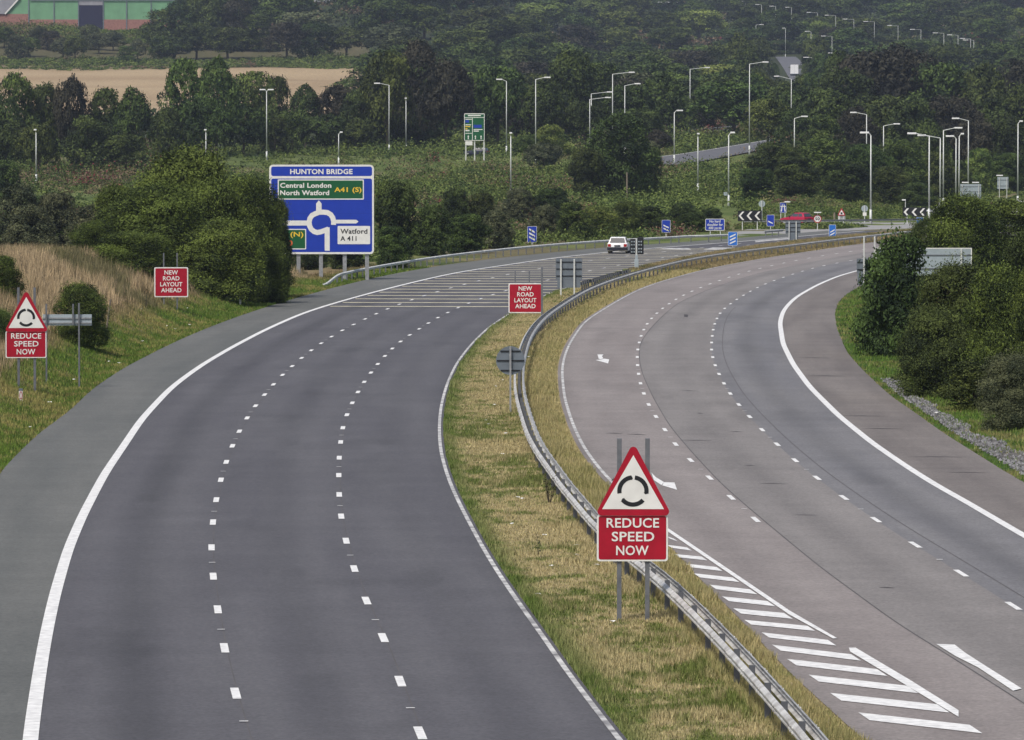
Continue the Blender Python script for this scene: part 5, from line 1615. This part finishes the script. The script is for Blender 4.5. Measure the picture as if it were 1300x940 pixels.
def tree(px_, ytop, wpx, Y, pal, label, meshes=None, v=None, group=None, name='tree', cat='tree', base=None, depth=1.0, trunk=True, X=None, H=None):
    global count
    meshes = meshes or FAR
    count += 1
    v = count if v is None else v
    if base is not None: X, Y, Z = hit(px_, base)
    elif X is None: X, Y_, Z = at(px_, Y)
    else: Z = float(terrain(X, Y))
    if H is None: H = ztop(ytop, Y) - Z
    W = wpx * Y / F
    r = empty(name, (X, Y, Z - .1), random.uniform(0, 6.28), label, cat, group)
    r.scale = (W * random.uniform(.95, 1.05), W * depth, H)
    c = link('crown' if cat == 'tree' else 'foliage', meshes[v % len(meshes)], r)
    c.material_slots[0].link = 'OBJECT'; c.material_slots[0].material = M['leaf_' + pal]
    if trunk:
        link('trunk' if cat == 'tree' else 'stems', TRUNKS[count % 3], r)
    return r


# --- near bushes, left cluster
for i, (x, yt, w_, Y, pal, lab) in enumerate([
    (232, 196, 236, 340, 'olive', 'broad tallest bush of the big thicket left of the blue sign'),
    (150, 240, 130, 336, 'olive', 'rounded bush at the left end of the big thicket'),
    (312, 232, 124, 346, 'olive', 'dense bush of the big thicket right of its broad tallest bush'),
    (354, 258, 68, 350, 'olive', 'bush overlapping the left edge of the big blue sign'),
    (275, 282, 150, 330, 'olive', 'low bush of the big thicket behind the red layout sign'),
    (345, 306, 76, 338, 'olive', 'low dense bush at the foot of the big blue sign'),
    (170, 296, 130, 324, 'olive', 'low straggly bush at the edge of the dry grass behind the red layout sign'),
    (120, 282, 70, 330, 'olive', 'small bush at the far left foot of the big thicket'),
    (196, 238, 150, 332, 'olive', 'full bush of the big thicket between its tallest bush and its left end'),
    (262, 236, 150, 336, 'olive', 'full bush in the middle of the big thicket above the red layout sign'),
    (318, 282, 96, 336, 'olive', 'low bush of the big thicket between the layout sign and the blue sign'),
]): tree(x, yt, w_, Y, pal, lab, NEAR, i, 'bushes of the left thicket', 'bush', 'bush', depth=.6)
tree(2, 326, 62, None, 'olive', 'dark rounded bush cut by the left edge above the left warning sign', NEAR, 1, name='bush', cat='bush', base=385)
tree(-2, 392, 44, None, 'mid', 'low bush just behind the left warning sign at the picture edge', NEAR, 2, name='bush', cat='bush', base=440)
tree(104, 362, 86, None, 'olive', 'small round green bush behind the long narrow grey sign back', NEAR, 0, name='bush', cat='bush', base=440)
# --- right cluster
for i, (x, yt, w_, yb_, pal, lab) in enumerate([
    (1142, 302, 112, 452, 'deep', 'leafy dark sapling thicket in front of the wide grey sign back'),
    (1132, 346, 96, 448, 'deep', 'dark bush at the left edge of the right hand thicket'),
    (1215, 341, 156, 498, 'deep', 'broad dark bush in the middle of the right hand thicket'),
    (1188, 396, 120, 504, 'deep', 'low spreading dark bush nearest the gravel strip'),
    (1275, 345, 150, 500, 'olive', 'lighter green bush at the right edge, in front of the broad dark one'),
    (1322, 338, 110, 515, 'olive', 'tall light green bush cut by the right edge'),
    (1222, 252, 140, -345, 'olive', 'rounded bush behind the wide grey sign back with sunlit top'),
    (1296, 258, 150, -350, 'olive', 'bush behind the right thicket at the right edge below the white van'),
    (1180, 280, 70, -352, 'mid', 'small bush just above the wide grey sign back'),
    (1306, 300, 120, 450, 'deep', 'dark bush between the front and the rear right hand bushes'),
    (1288, 452, 100, 545, 'dusty', 'straggly dusty undergrowth bush at the right edge above the verge'),
    (1236, 458, 84, 522, 'mid', 'low bramble bush at the foot of the right hand thicket'),
]): tree(x, yt, w_, abs(yb_) if yb_ < 0 else None, pal, lab, BIGLEAF if i in (0, 1, 11) else NEAR, i, 'bushes of the right thicket', 'bush', 'bush', depth=.75, base=yb_ if yb_ > 0 else None)

# --- middle distance shrubs (individual bushes behind the left barrier)
mids = []
for x, yt, w_, Y, pal, lab in [
    (502, 232, 74, 470, 'deep', 'dark bush immediately right of the big blue sign'),
    (546, 262, 70, 470, 'deep', 'dark bush behind the orange marker board'),
    (500, 288, 60, 425, 'mid', 'low bush below the dark one right of the blue sign'),
    (592, 272, 66, 480, 'mid', 'mid green bush behind the left barrier right of the orange marker'),
    (632, 268, 56, 500, 'dusty', 'dull green bush left of the three bar marker'),
    (578, 240, 52, 560, 'deep', 'dark round bush in the meadow right of the blue sign'),
    (612, 246, 50, 560, 'deep', 'second dark meadow bush right of the round one'),
    (690, 262, 60, 545, 'dusty', 'greyish bush behind the left three bar marker'),
    (728, 258, 56, 540, 'mid', 'light bush left of the white car'),
    (760, 262, 60, 550, 'light', 'pale green bush directly above the white car'),
    (795, 256, 52, 570, 'mid', 'bush with a pale top above the black matrix signal'),
    (826, 262, 56, 580, 'deep', 'dark bush left of the two bar marker'),
    (868, 258, 50, 600, 'deep', 'dark bush between the two bar marker and the information sign'),
    (880, 270, 54, 585, 'mid', 'light green bush left of the blue information sign'),
    (903, 264, 40, 620, 'deep', 'dark bush behind the blue information sign'),
    (700, 240, 70, 640, 'deep', 'dark bush at the foot of the near meadow lamp column'),
    (655, 240, 60, 640, 'dusty', 'greyish meadow bush left of the round dark tree'),
    (392, 300, 60, 420, 'deep', 'dark bush under the big blue sign'),
    (440, 300, 66, 425, 'deep', 'shadowy bush seen between the right legs of the big blue sign'),
    (350, 290, 60, 400, 'deep', 'dark bush behind the left legs of the big blue sign'),
    (20, 236, 80, 470, 'dusty', 'grey green bush at the left edge beyond the dry bank'),
    (70, 246, 84, 480, 'dusty', 'grey green bush behind the dry bank left of the big thicket'),
    (40, 262, 90, 430, 'dusty', 'low dull bush just behind the crest of the dry bank'),
    (115, 262, 80, 440, 'dusty', 'dull bush half behind the left end of the big thicket'),
    (5, 205, 60, 700, 'mid', 'distant bush below the hedgerow trees at the left edge'),
    (60, 250, 70, 560, 'deep', 'dark bush at the foot of the lone left lamp column'),
]: tree(x, yt, w_, Y, pal, lab, MID, None, 'bushes behind the left verge', 'bush', 'bush')

# --- the round dark tree and the tree line behind the roundabout
tree(782, 148, 124, 760, 'deep', 'big round dark tree standing alone in the meadow', MID, 1)
tree(745, 190, 60, 750, 'deep', 'smaller dark tree leaning into the left of the round dark tree', MID, 0)
tree(822, 188, 50, 770, 'deep', 'smaller dark tree at the right of the round dark tree', MID, 2)
for i, (x, yt, w_, Y, pal) in enumerate([(985, 182, 84, 800, 'deep'), (1045, 178, 96, 810, 'mid'), (1012, 200, 80, 770, 'deep'), (1100, 185, 80, 800, 'deep'), (1145, 180, 84, 810, 'mid'), (1075, 206, 70, 760, 'deep'), (1130, 212, 70, 760, 'deep'), (1190, 195, 70, 830, 'mid'),
                                        (1240, 190, 50, 850, 'light'), (1275, 195, 60, 860, 'mid'), (1310, 196, 60, 860, 'deep'), (1215, 205, 50, 840, 'mid'), (960, 214, 60, 740, 'deep'), (1165, 232, 60, 740, 'deep')]):
    tree(x, yt, w_, Y, pal, ['bushy tree in the dark tree line behind the roundabout'][0], MID, i, 'tree line behind the roundabout')
# --- hedgerow trees, left and centre
for x, yt, w_, Y, pal in [(q_[0], q_[1], q_[2], q_[3] + (75 if 290 < q_[0] < 745 and q_[3] < 1000 else 0) + (110 if 848 < q_[0] < 968 and 1000 < q_[3] < 1140 else 0), q_[4]) for q_ in [
    (20, 98, 70, 900, 'mid'), (60, 104, 60, 905, 'deep'), (92, 90, 50, 900, 'copper'), (130, 116, 62, 905, 'deep'), (170, 112, 66, 900, 'mid'), (8, 150, 60, 860, 'deep'), (110, 150, 70, 860, 'deep'), (50, 155, 60, 850, 'mid'), (160, 165, 60, 860, 'deep'),
    (228, 80, 74, 930, 'mid'), (275, 74, 80, 960, 'mid'), (322, 90, 70, 960, 'mid'), (215, 140, 60, 890, 'deep'), (262, 120, 70, 900, 'deep'), (310, 130, 70, 900, 'mid'), (352, 100, 44, 970, 'deep'), (388, 108, 56, 960, 'deep'), (428, 108, 60, 960, 'copper'), (452, 118, 56, 950, 'deep'),
    (372, 140, 50, 920, 'mid'), (412, 142, 60, 920, 'deep'), (350, 150, 50, 910, 'deep'), (455, 150, 50, 930, 'deep'),
    (492, 64, 74, 1010, 'mid'), (530, 58, 78, 1040, 'copper'), (566, 74, 76, 1010, 'copper'), (508, 100, 70, 970, 'mid'), (548, 110, 66, 965, 'deep'), (590, 100, 70, 980, 'deep'), (632, 84, 80, 1020, 'mid'), (610, 130, 56, 960, 'deep'), (655, 124, 60, 965, 'copper'),
    (490, 140, 60, 945, 'deep'), (530, 150, 50, 945, 'deep'), (690, 104, 74, 1010, 'deep'), (700, 140, 56, 970, 'copper'), (724, 70, 86, 1060, 'mid'), (742, 128, 60, 1010, 'deep'), (800, 100, 70, 1060, 'deep'), (762, 84, 80, 1080, 'mid'), (838, 92, 76, 1090, 'deep'),
    (820, 138, 50, 1040, 'deep'), (860, 124, 60, 1060, 'mid'), (905, 96, 80, 1100, 'deep'), (885, 132, 50, 1070, 'copper'), (935, 120, 60, 1090, 'deep'), (955, 96, 70, 1130, 'mid'),
    (975, 125, 70, 1000, 'mid'), (1010, 140, 60, 980, 'deep'), (1045, 112, 80, 1010, 'deep'), (1012, 108, 64, 1110, 'deep'), (1048, 148, 60, 950, 'mid'), (1085, 136, 70, 960, 'copper'), (1120, 120, 84, 1010, 'deep'), (1160, 130, 84, 1000, 'deep'), (1210, 120, 84, 1000, 'copper'), (1255, 118, 84, 1010, 'deep'), (1300, 110, 84, 1010, 'deep'),
    (1180, 152, 60, 940, 'deep'), (1235, 150, 64, 940, 'copper'), (1280, 150, 64, 940, 'deep'), (1075, 84, 84, 1100, 'deep'), (1130, 50, 130, 1120, 'copper'), (1190, 84, 96, 1110, 'deep'), (1245, 82, 90, 1110, 'deep'), (1300, 74, 90, 1120, 'copper'), (1064, 70, 60, 1180, 'deep'), (1095, 66, 90, 1150, 'copper'), (1170, 62, 90, 1150, 'copper'),
]]:
    zone = 'below the stubble field' if x < 350 else ('near the green direction sign' if x < 600 else ('left of the slip road' if x < 860 else ('above the slip road' if x < 1000 else 'above the roundabout')))
    kind = {'copper': 'brownish purple', 'deep': 'dark green', 'mid': 'mid green'}[pal]
    tree(x, yt, w_, Y, pal, f'{kind} tree in the front row of the wood {zone}', FAR, None, f'{kind} front row trees {zone}')
# small bushes on the slope in front of the slip road and at the wood's foot
for x, yt, w_, Y, pal in [(770, 165, 40, 930, 'dusty'), (835, 165, 50, 960, 'copper'), (818, 178, 44, 930, 'dusty'), (700, 160, 50, 940, 'light'), (670, 170, 40, 930, 'mid'), 
                          (690, 178, 50, 880, 'dusty')]:
    tree(x, yt, w_, Y, pal, 'low brownish bush at the foot of the wood near the slip road', FAR, None, 'low bushes near the slip road', 'bush', 'bush')

# --- wood rows up the hill
n_w = 0
Y = 1150.0
while Y < 3150:
    k = ppm(Y) if True else 0; step = 16.0 + (Y - 1150) / 1350 * 8
    X = -690 / k
    while X < 700 / k:
        a = X * k
        px_ = 650 + a
        jx = random.uniform(-.25, .25) * step; jy = random.uniform(-25, 25)
        x2, y2 = X + jx, Y + jy
        a2 = x2 / y2 * F
        H = random.uniform(10, 15)
        z_ = float(terrain(x2, y2))
        yt = YH - (z_ + H - HC) * F / y2
        yb = YH - (z_ - HC) * F / y2
        ok = yt < 150 and yb > -4 and (Y < 2500 or a2 > -60)
        if a2 < -182 and 1300 < y2 < 1760: ok = False            # stubble field
        if a2 < -182 and y2 <= 1300: ok = False
        if a2 < -405 and y2 < 2010: ok = False                     # open yard of the shed
        if a2 < -182 and y2 < 1810: ok = False
        if abs(a2 - 353) < 15 + step * k * .50 and y2 < 2260: ok = ok and yt > 97     # keep the road up the hill open
        if ok and 925 < px_ < 1245:      # the lamps of the hill road stand above the trees in front of them
            lim_ = 10 + (px_ - 940) * .172 if y2 < 2250 else -50
            if 955 < px_ < 1062 and y2 < 2000: lim_ = max(lim_, 56)
            if yt < lim_:
                H = ztop(lim_, y2) - z_
                ok = H > 5
        if ok:
            pal = random.choices(['deep', 'mid', 'copper', 'dusty', 'light'], [5, 5, .8, .2, .8 if a2 < 350 else 2.6])[0]
            side = 'left of the hill road' if a2 < 330 else 'right of the hill road'
            tree(0, 0, step * k * random.uniform(1.0, 1.25), y2, pal, f'broadleaf tree of the dense wood on the hillside {side}', FAR, None, f'trees of the hillside wood {side}', X=x2, H=H)
            n_w += 1
        X += step
    Y += 88 + (Y - 1150) * .07
for x, yt, w_, Yd, pal in ((958, 84, 46, 1380, 'mid'), (948, 62, 46, 1600, 'deep'), (938, 42, 50, 1800, 'mid'), (972, 98, 30, 1300, 'deep'), (962, 50, 40, 1900, 'deep'), (1040, 66, 44, 1600, 'deep'), (1036, 44, 40, 1900, 'mid'), (1030, 96, 36, 1300, 'mid'),
                          (983, 80, 16, 1900, 'mid'), (1023, 80, 15, 1850, 'deep'), (986, 52, 46, 2215, 'deep'), (1014, 54, 46, 2220, 'mid'), (968, 60, 36, 2150, 'mid'), (1034, 60, 36, 2150, 'deep'), (980, 30, 50, 2330, 'deep'), (1010, 26, 50, 2350, 'mid'), (1040, 28, 50, 2300, 'light'), (950, 22, 50, 2350, 'deep'), (992, 97, 40, 1350, 'deep'), (1018, 97, 36, 1350, 'mid')):
    tree(x, yt, w_, Yd, pal, 'tree hugging the gap where the pale road climbs the hill', FAR, None, 'trees beside the hill road')
# hedge in front of the shed
for i in range(17):
    x = -10 + i * 15.5 + random.uniform(-4, 4); Yh_ = random.uniform(1775, 1880)
    X_, Y_, Z_ = at(x, Yh_); 
    tree(x, 0, random.uniform(26, 40), Yh_, random.choice(['dusty', 'dusty', 'mid', 'copper']), 'scrubby bush of the hedge between the stubble field and the green shed', FAR, None, 'hedge bushes below the green shed', 'bush', 'bush', H=random.uniform(5, 9))
for x, yt in ((205, 14), (228, 0), (262, -5), (300, 2), (250, 28), (290, 30), (330, 20), (222, 48), (365, 28), (400, 30), (440, 34)):
    tree(x, yt, 62, 1800 if yt > 20 else 1850, random.choice(['deep', 'deep', 'copper']), 'big dark tree at the right end of the green shed above the stubble field', FAR, None, 'dark trees right of the green shed')
for x0, x1, yt, Yd in ((340, 605, 8, 2240), (655, 715, 10, 2500), (805, 945, 8, 2820), (1255, 1310, 9, 2880)):
    x = x0
    while x < x1:
        tree(x, yt - 3 + random.uniform(-2, 5), random.uniform(38, 52), Yd, random.choice(['deep', 'mid', 'copper']), 'treetop crowd of the far wood in front of the roofs at the top', FAR, None, 'trees before the far roofs')
        x += 19
print('trees', count, n_w, sum(1 for o in scn.objects if o.get('category') == 'tree'))


# ------------------------------------------------------------------ grass, weeds
def blades(name, X, Y, H, Wd, C, label, lean=.5, cat='grass'):
    n = len(X)
    Z = terrain(X, Y)
    th = rng.uniform(0, 2 * np.pi, n)
    dx, dy = np.cos(th) * Wd / 2, np.sin(th) * Wd / 2
    ph = rng.uniform(0, 2 * np.pi, n); ln = H * lean * rng.uniform(.2, 1, n)
    V = np.empty((n, 3, 3), np.float32)
    V[:, 0] = np.stack([X - dx, Y - dy, Z], -1); V[:, 1] = np.stack([X + dx, Y + dy, Z], -1)
    V[:, 2] = np.stack([X + np.cos(ph) * ln, Y + np.sin(ph) * ln, Z + H], -1)
    C3 = np.repeat(C, 3, 0)
    me = mesh_np(name, V.reshape(-1, 3), np.arange(3 * n).reshape(-1, 3), C3, [M['blade']])
    return tag(link(name, me), label, cat, kind='stuff')


def in_strip(n, y0, y1, fx0, fx1, power=1.0):
    """points between two X(Y) limits, denser near the camera"""
    Y = y0 * (y1 / y0) ** rng.random(n)
    a, b = fx0(Y), fx1(Y)
    X = a + (b - a) * rng.random(n)
    return X, Y


def gcol(X, Y, green, straw, sc=1.0, bias=0.0):
    n1 = fbm(X * .22, Y * .10, 21); n2 = fbm(X * .9, Y * .5, 31); n3 = fbm(X * 2.6, Y * 1.6, 41)
    t = smooth((n1 * .45 + n2 * .4 + n3 * .5 + bias - .60) / .25)
    c = lerp(green, straw, np.clip(t + rng.normal(size=len(X)) * .15, 0, 1))
    return c * rng.uniform(.65, 1.35, (len(X), 1))


lim = lambda e, o: (lambda y_: e(y_) + o)
# central reservation
Xs, Ys_ = in_strip(230000, 88, 420, lim(E_inL, .0), lim(E_inR, -.05))
fr = (Xs - E_inL(Ys_)) / np.maximum(E_inR(Ys_) - E_inL(Ys_), .5)
h = .035 + .05 * rng.random(len(Xs)) + .07 * (vnoise(Xs * .7, Ys_ * .4, 8) > .62)
h = h * (1 + 1.6 * np.exp(-((E_inR(Ys_) - Xs - .8) / .7) ** 2)) * (1 + .6 * (Xs - E_inL(Ys_) < .35))
cc = gcol(Xs, Ys_, (.115, .150, .034), (.40, .34, .18), bias=.10)
cc = np.where(((E_inR(Ys_) - Xs) < 1.5)[:, None], cc * .3 + .7 * lerp((.44, .36, .18), (.27, .26, .10), rng.random(len(Xs))), cc)
edge = np.clip(1 - (Xs - E_inL(Ys_)) / .8, 0, 1)
cc = lerp(0 * cc, cc, np.ones(len(Xs))) * (1 - .75 * edge[:, None]) + np.array([.095, .155, .026]) * .75 * edge[:, None]
blades('median_grass', Xs, Ys_, h, .016 + Ys_ * .00009, cc, 'short patchy green and straw coloured grass on the central reservation')
Xs, Ys_ = in_strip(60000, 420, 610, lim(E_inL, .0), lim(E_inR, 0))
blades('median_grass_far', Xs, Ys_, .10 + .12 * rng.random(len(Xs)), np.full(len(Xs), .07), gcol(Xs, Ys_, (.09, .10, .03), (.26, .21, .11), bias=.15), 'dry grass on the far part of the central reservation')
# left verge (green, short) and dry bank
Xs, Ys_ = in_strip(150000, 100, 430, lim(E_verge, -4.6), lim(E_verge, .02))
u = E_verge(Ys_) - Xs
cc = gcol(Xs, Ys_, (.095, .16, .022), (.26, .23, .08), bias=-.04) 
cc = cc * (1 - .0) ; dry = smooth((u - 2.6) / 2)[:, None]; cc = cc * (1 - dry) + dry * gcol(Xs, Ys_, (.12, .11, .04), (.27, .205, .115), bias=.05)
blades('verge_grass', Xs, Ys_, (.08 + .10 * rng.random(len(Xs))) * (1 + 1.2 * smooth((u - 2.4) / 2)), .018 + Ys_ * .00009, cc, 'green verge grass beside the left hard shoulder')
Xs, Ys_ = in_strip(230000, 150, 400, lim(E_verge, -24), lim(E_verge, -3.4))
u = E_verge(Ys_) - Xs
tall = smooth((u - 3.4 + (vnoise(Xs * .3, Ys_ * .15, 12) - .5) * 4) / 2.5)
keep = (rng.random(len(Xs)) < .15 + tall) 
Xs, Ys_, u, tall = Xs[keep], Ys_[keep], u[keep], tall[keep]
cc = gcol(Xs, Ys_, (.18, .14, .07), (.43, .33, .20), bias=.14)
patch = (fbm(Xs * .25, Ys_ * .1, 61) > .60)[:, None]
cc = np.where(patch, cc * .35 + np.array([.06, .08, .025]) * .65, cc)
blades('dry_bank_grass', Xs, Ys_, .12 + tall * (.40 + .55 * rng.random(len(Xs))), .022 + Ys_ * .00009, cc, 'tall dry straw coloured grass covering the left bank', lean=.35)
# right verge
Xs, Ys_ = in_strip(130000, 110, 400, lim(E_outR, -.02), lim(E_outR, 13))
v = Xs - E_outR(Ys_)
grav = (Ys_ > 150) & (Ys_ < 232) & (v > .35) & (v < .8 + .75 * vnoise(Ys_ * .2, 0 * Ys_ + 5, 3))
ok = ~grav | (rng.random(len(Xs)) < .10 + .8 * (vnoise(Xs * 1.5, Ys_ * .5, 17) > .6))
ok &= ~((v < .35) & (rng.random(len(Xs)) < .4))
Xs, Ys_, v = Xs[ok], Ys_[ok], v[ok]
cc = gcol(Xs, Ys_, (.09, .16, .022), (.22, .20, .075), bias=-.06)
dry = smooth((fbm(Xs * .3, Ys_ * .12, 91) - .5) / .15)[:, None] * smooth((v - 2.5) / 2)[:, None]
cc = cc * (1 - dry) + dry * np.array([.22, .16, .09]) * rng.uniform(.6, 1.3, (len(Xs), 1))
blades('right_verge_grass', Xs, Ys_, (.08 + .10 * rng.random(len(Xs))) * (1 + 2.0 * smooth((v - 2.5) / 3)), .018 + Ys_ * .00010, cc, 'lush green grass on the right verge behind the gravel')


# meadow scrub between the carriageway and the wood: low clumps nobody could count
def scrub(name, n, y0, y1, a0, a1, label, hmul=1.0, blobs=60, pal=None, keepf=None, leaf=.17):
    Y = y0 + (y1 - y0) * rng.random(n); a = a0 + (a1 - a0) * rng.random(n); X = a * Y / F
    k = np.ones(n, bool)
    if keepf is not None: k = keepf(X, Y, a)
    X, Y = X[k], Y[k]; n = len(X); Z = terrain(X, Y)
    hgt = hmul * (.5 + 1.6 * rng.random(n) ** 2) * (.4 + 1.5 * vnoise(X * .05, Y * .02, 33) ** 1.5)
    wid = hgt * rng.uniform(.7, 1.2, n) + .4
    m = blobs; i = np.repeat(np.arange(n), m)
    d = rng.normal(size=(n * m, 3)); d /= np.linalg.norm(d, axis=1)[:, None]; d[:, 2] = np.abs(d[:, 2])
    r = rng.uniform(.5, 1.25, n * m)
    p = np.stack([X[i] + d[:, 0] * wid[i] * r, Y[i] + d[:, 1] * wid[i] * r, Z[i] + d[:, 2] * hgt[i] * r], -1)
    nr = d + rng.normal(size=d.shape) * .6; nr /= np.linalg.norm(nr, axis=1)[:, None]
    t = np.cross(nr, rng.normal(size=d.shape)); t /= np.linalg.norm(t, axis=1)[:, None]; b = np.cross(nr, t)
    s = leaf * rng.uniform(.6, 1.3, (n * m, 1))
    V = np.stack([p - t * s, p + b * s * .6, p + t * s, p - b * s * .6], 1).reshape(-1, 3)
    hue = fbm(X * .05, Y * .02, 71); h2 = rng.random(n)
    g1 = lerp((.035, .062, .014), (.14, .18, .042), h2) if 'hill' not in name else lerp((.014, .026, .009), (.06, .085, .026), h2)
    c = lerp(g1, lerp((.09, .08, .04), (.16, .11, .07), h2), smooth((hue - .56) / .12) * (h2 > .6))
    c = lerp(c, (.14, .03, .035), (smooth((hue - .66) / .06) * (h2 > .9)))
    c = c[i] * rng.uniform(.6, 1.35, (n * m, 1))
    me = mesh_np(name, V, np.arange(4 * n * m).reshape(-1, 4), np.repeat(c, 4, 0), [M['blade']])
    return tag(link(name, me), label, 'undergrowth', kind='stuff')


def not_road(X, Y, a):
    u = verge_u(X, Y)
    ok = (u > 9)
    # keep the slip road clear
    px_ = a + 650; py_ = YH - (terrain(X, Y) - HC) * F / Y
    top = 201 - (px_ - 842) * .166; bot = 213 - (px_ - 842) * .15
    ok &= ~((px_ > 830) & (px_ < 990) & (py_ > top - 1) & (py_ < bot + 2))
    strip = vnoise(X * .03, Y * .015, 99)
    return ok & (rng.random(len(X)) < .10 + 1.2 * smooth((strip - .35) / .3))


scrub('meadow_scrub', 9000, 640, 960, -680, 330, 'rough meadow of mixed green and reddish undergrowth before the wood', keepf=lambda X, Y, a: not_road(X, Y, a) & ((a < 250) | (Y > 700)))
scrub('near_scrub', 3600, 420, 640, -680, 270, 'low dull green undergrowth behind the left barrier', keepf=lambda X, Y, a: (verge_u(X, Y) > 9), leaf=.14, hmul=.6)
scrub('roundabout_scrub', 2600, 655, 900, 290, 680, 'low weeds and grass around the roundabout', hmul=.35, keepf=lambda X, Y, a: (Y > 668), leaf=.12)
scrub('field_edge_scrub', 1500, 1745, 1800, -680, -170, 'ragged weeds along the upper edge of the stubble field', hmul=.7, leaf=.28)
scrub('yard_scrub', 2600, 1880, 1932, -680, -405, 'brown weeds in front of the green shed', hmul=1.1, leaf=.28)
scrub('wood_floor_scrub', 5200, 930, 1160, -680, 680, 'dark undergrowth along the foot of the wood', hmul=1.2, leaf=.22, keepf=not_road)
def hill_ok(X, Y, a):
    ok = ~((a < -178) & (Y > 1290) & (Y < 1960))
    px_ = a + 650; py_ = YH - (terrain(X, Y) + 4 - HC) * F / Y
    ok &= ~((np.abs(a - 353) < 42) & (py_ < 104) & (py_ > 58))
    return ok


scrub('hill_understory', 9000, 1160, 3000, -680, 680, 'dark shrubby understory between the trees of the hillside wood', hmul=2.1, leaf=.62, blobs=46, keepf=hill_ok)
# weeds on the grass island before the red car
Xs = []
scrub('island_weeds', 900, 604, 619, 290, 520, 'tall weeds on the roundabout island in front of the red car', hmul=.24, leaf=.12, keepf=lambda X, Y, a: verge_u(X, Y) > 1.5)


# single tall dead stems and small saplings
def weed(px_, py_, h, label, group, n=9, col='leaf_dusty'):
    X, Y, Z = hit(px_, py_)
    g = random.Random(int(px_ * 7)); mb = MB(); lf = MB()
    for i in range(n):
        a = g.uniform(0, 6.28); l = h * g.uniform(.55, 1); sp = g.uniform(.05, .3) * h
        p = (sp * math.cos(a), sp * math.sin(a), l)
        mb.tube((0, 0, -.05), p, .009, .004, n=4)
        for j in range(9):
            t = g.uniform(.35, 1); c = Vector(p) * t + Vector((g.uniform(-.05, .05), g.uniform(-.05, .05), 0)); s = .028
            v = [c + Vector((g.uniform(-s, s), g.uniform(-s, s), g.uniform(-s, s))) for _ in range(4)]
            lf.add(v, [(0, 1, 2, 3)])
    r = empty('weed', (X, Y, Z), 0, label, 'weed', group)
    mb.build('stems', M['bark'], r); lf.build('leaves', M[col], r)


weed(697, 640, .95, 'dark leafy weed growing at the foot of the central barrier', None, 14, 'leaf_deep')
weed(683, 707, .55, 'thin dead stem in the median grass left of the near warning sign', None, 3)
weed(782, 640, .8, 'dry weed between the barrier and the right carriageway behind the near warning sign', None, 7)
for x, y_, h in ((58, 372, 1.5), (70, 360, 1.6), (118, 352, 1.7), (150, 372, 1.6), (185, 392, 1.3), (30, 352, 1.6), (90, 345, 1.6)):
    weed(x, y_, h, 'tall dry weed standing above the straw coloured grass of the left bank', 'tall weeds on the left bank', 8)
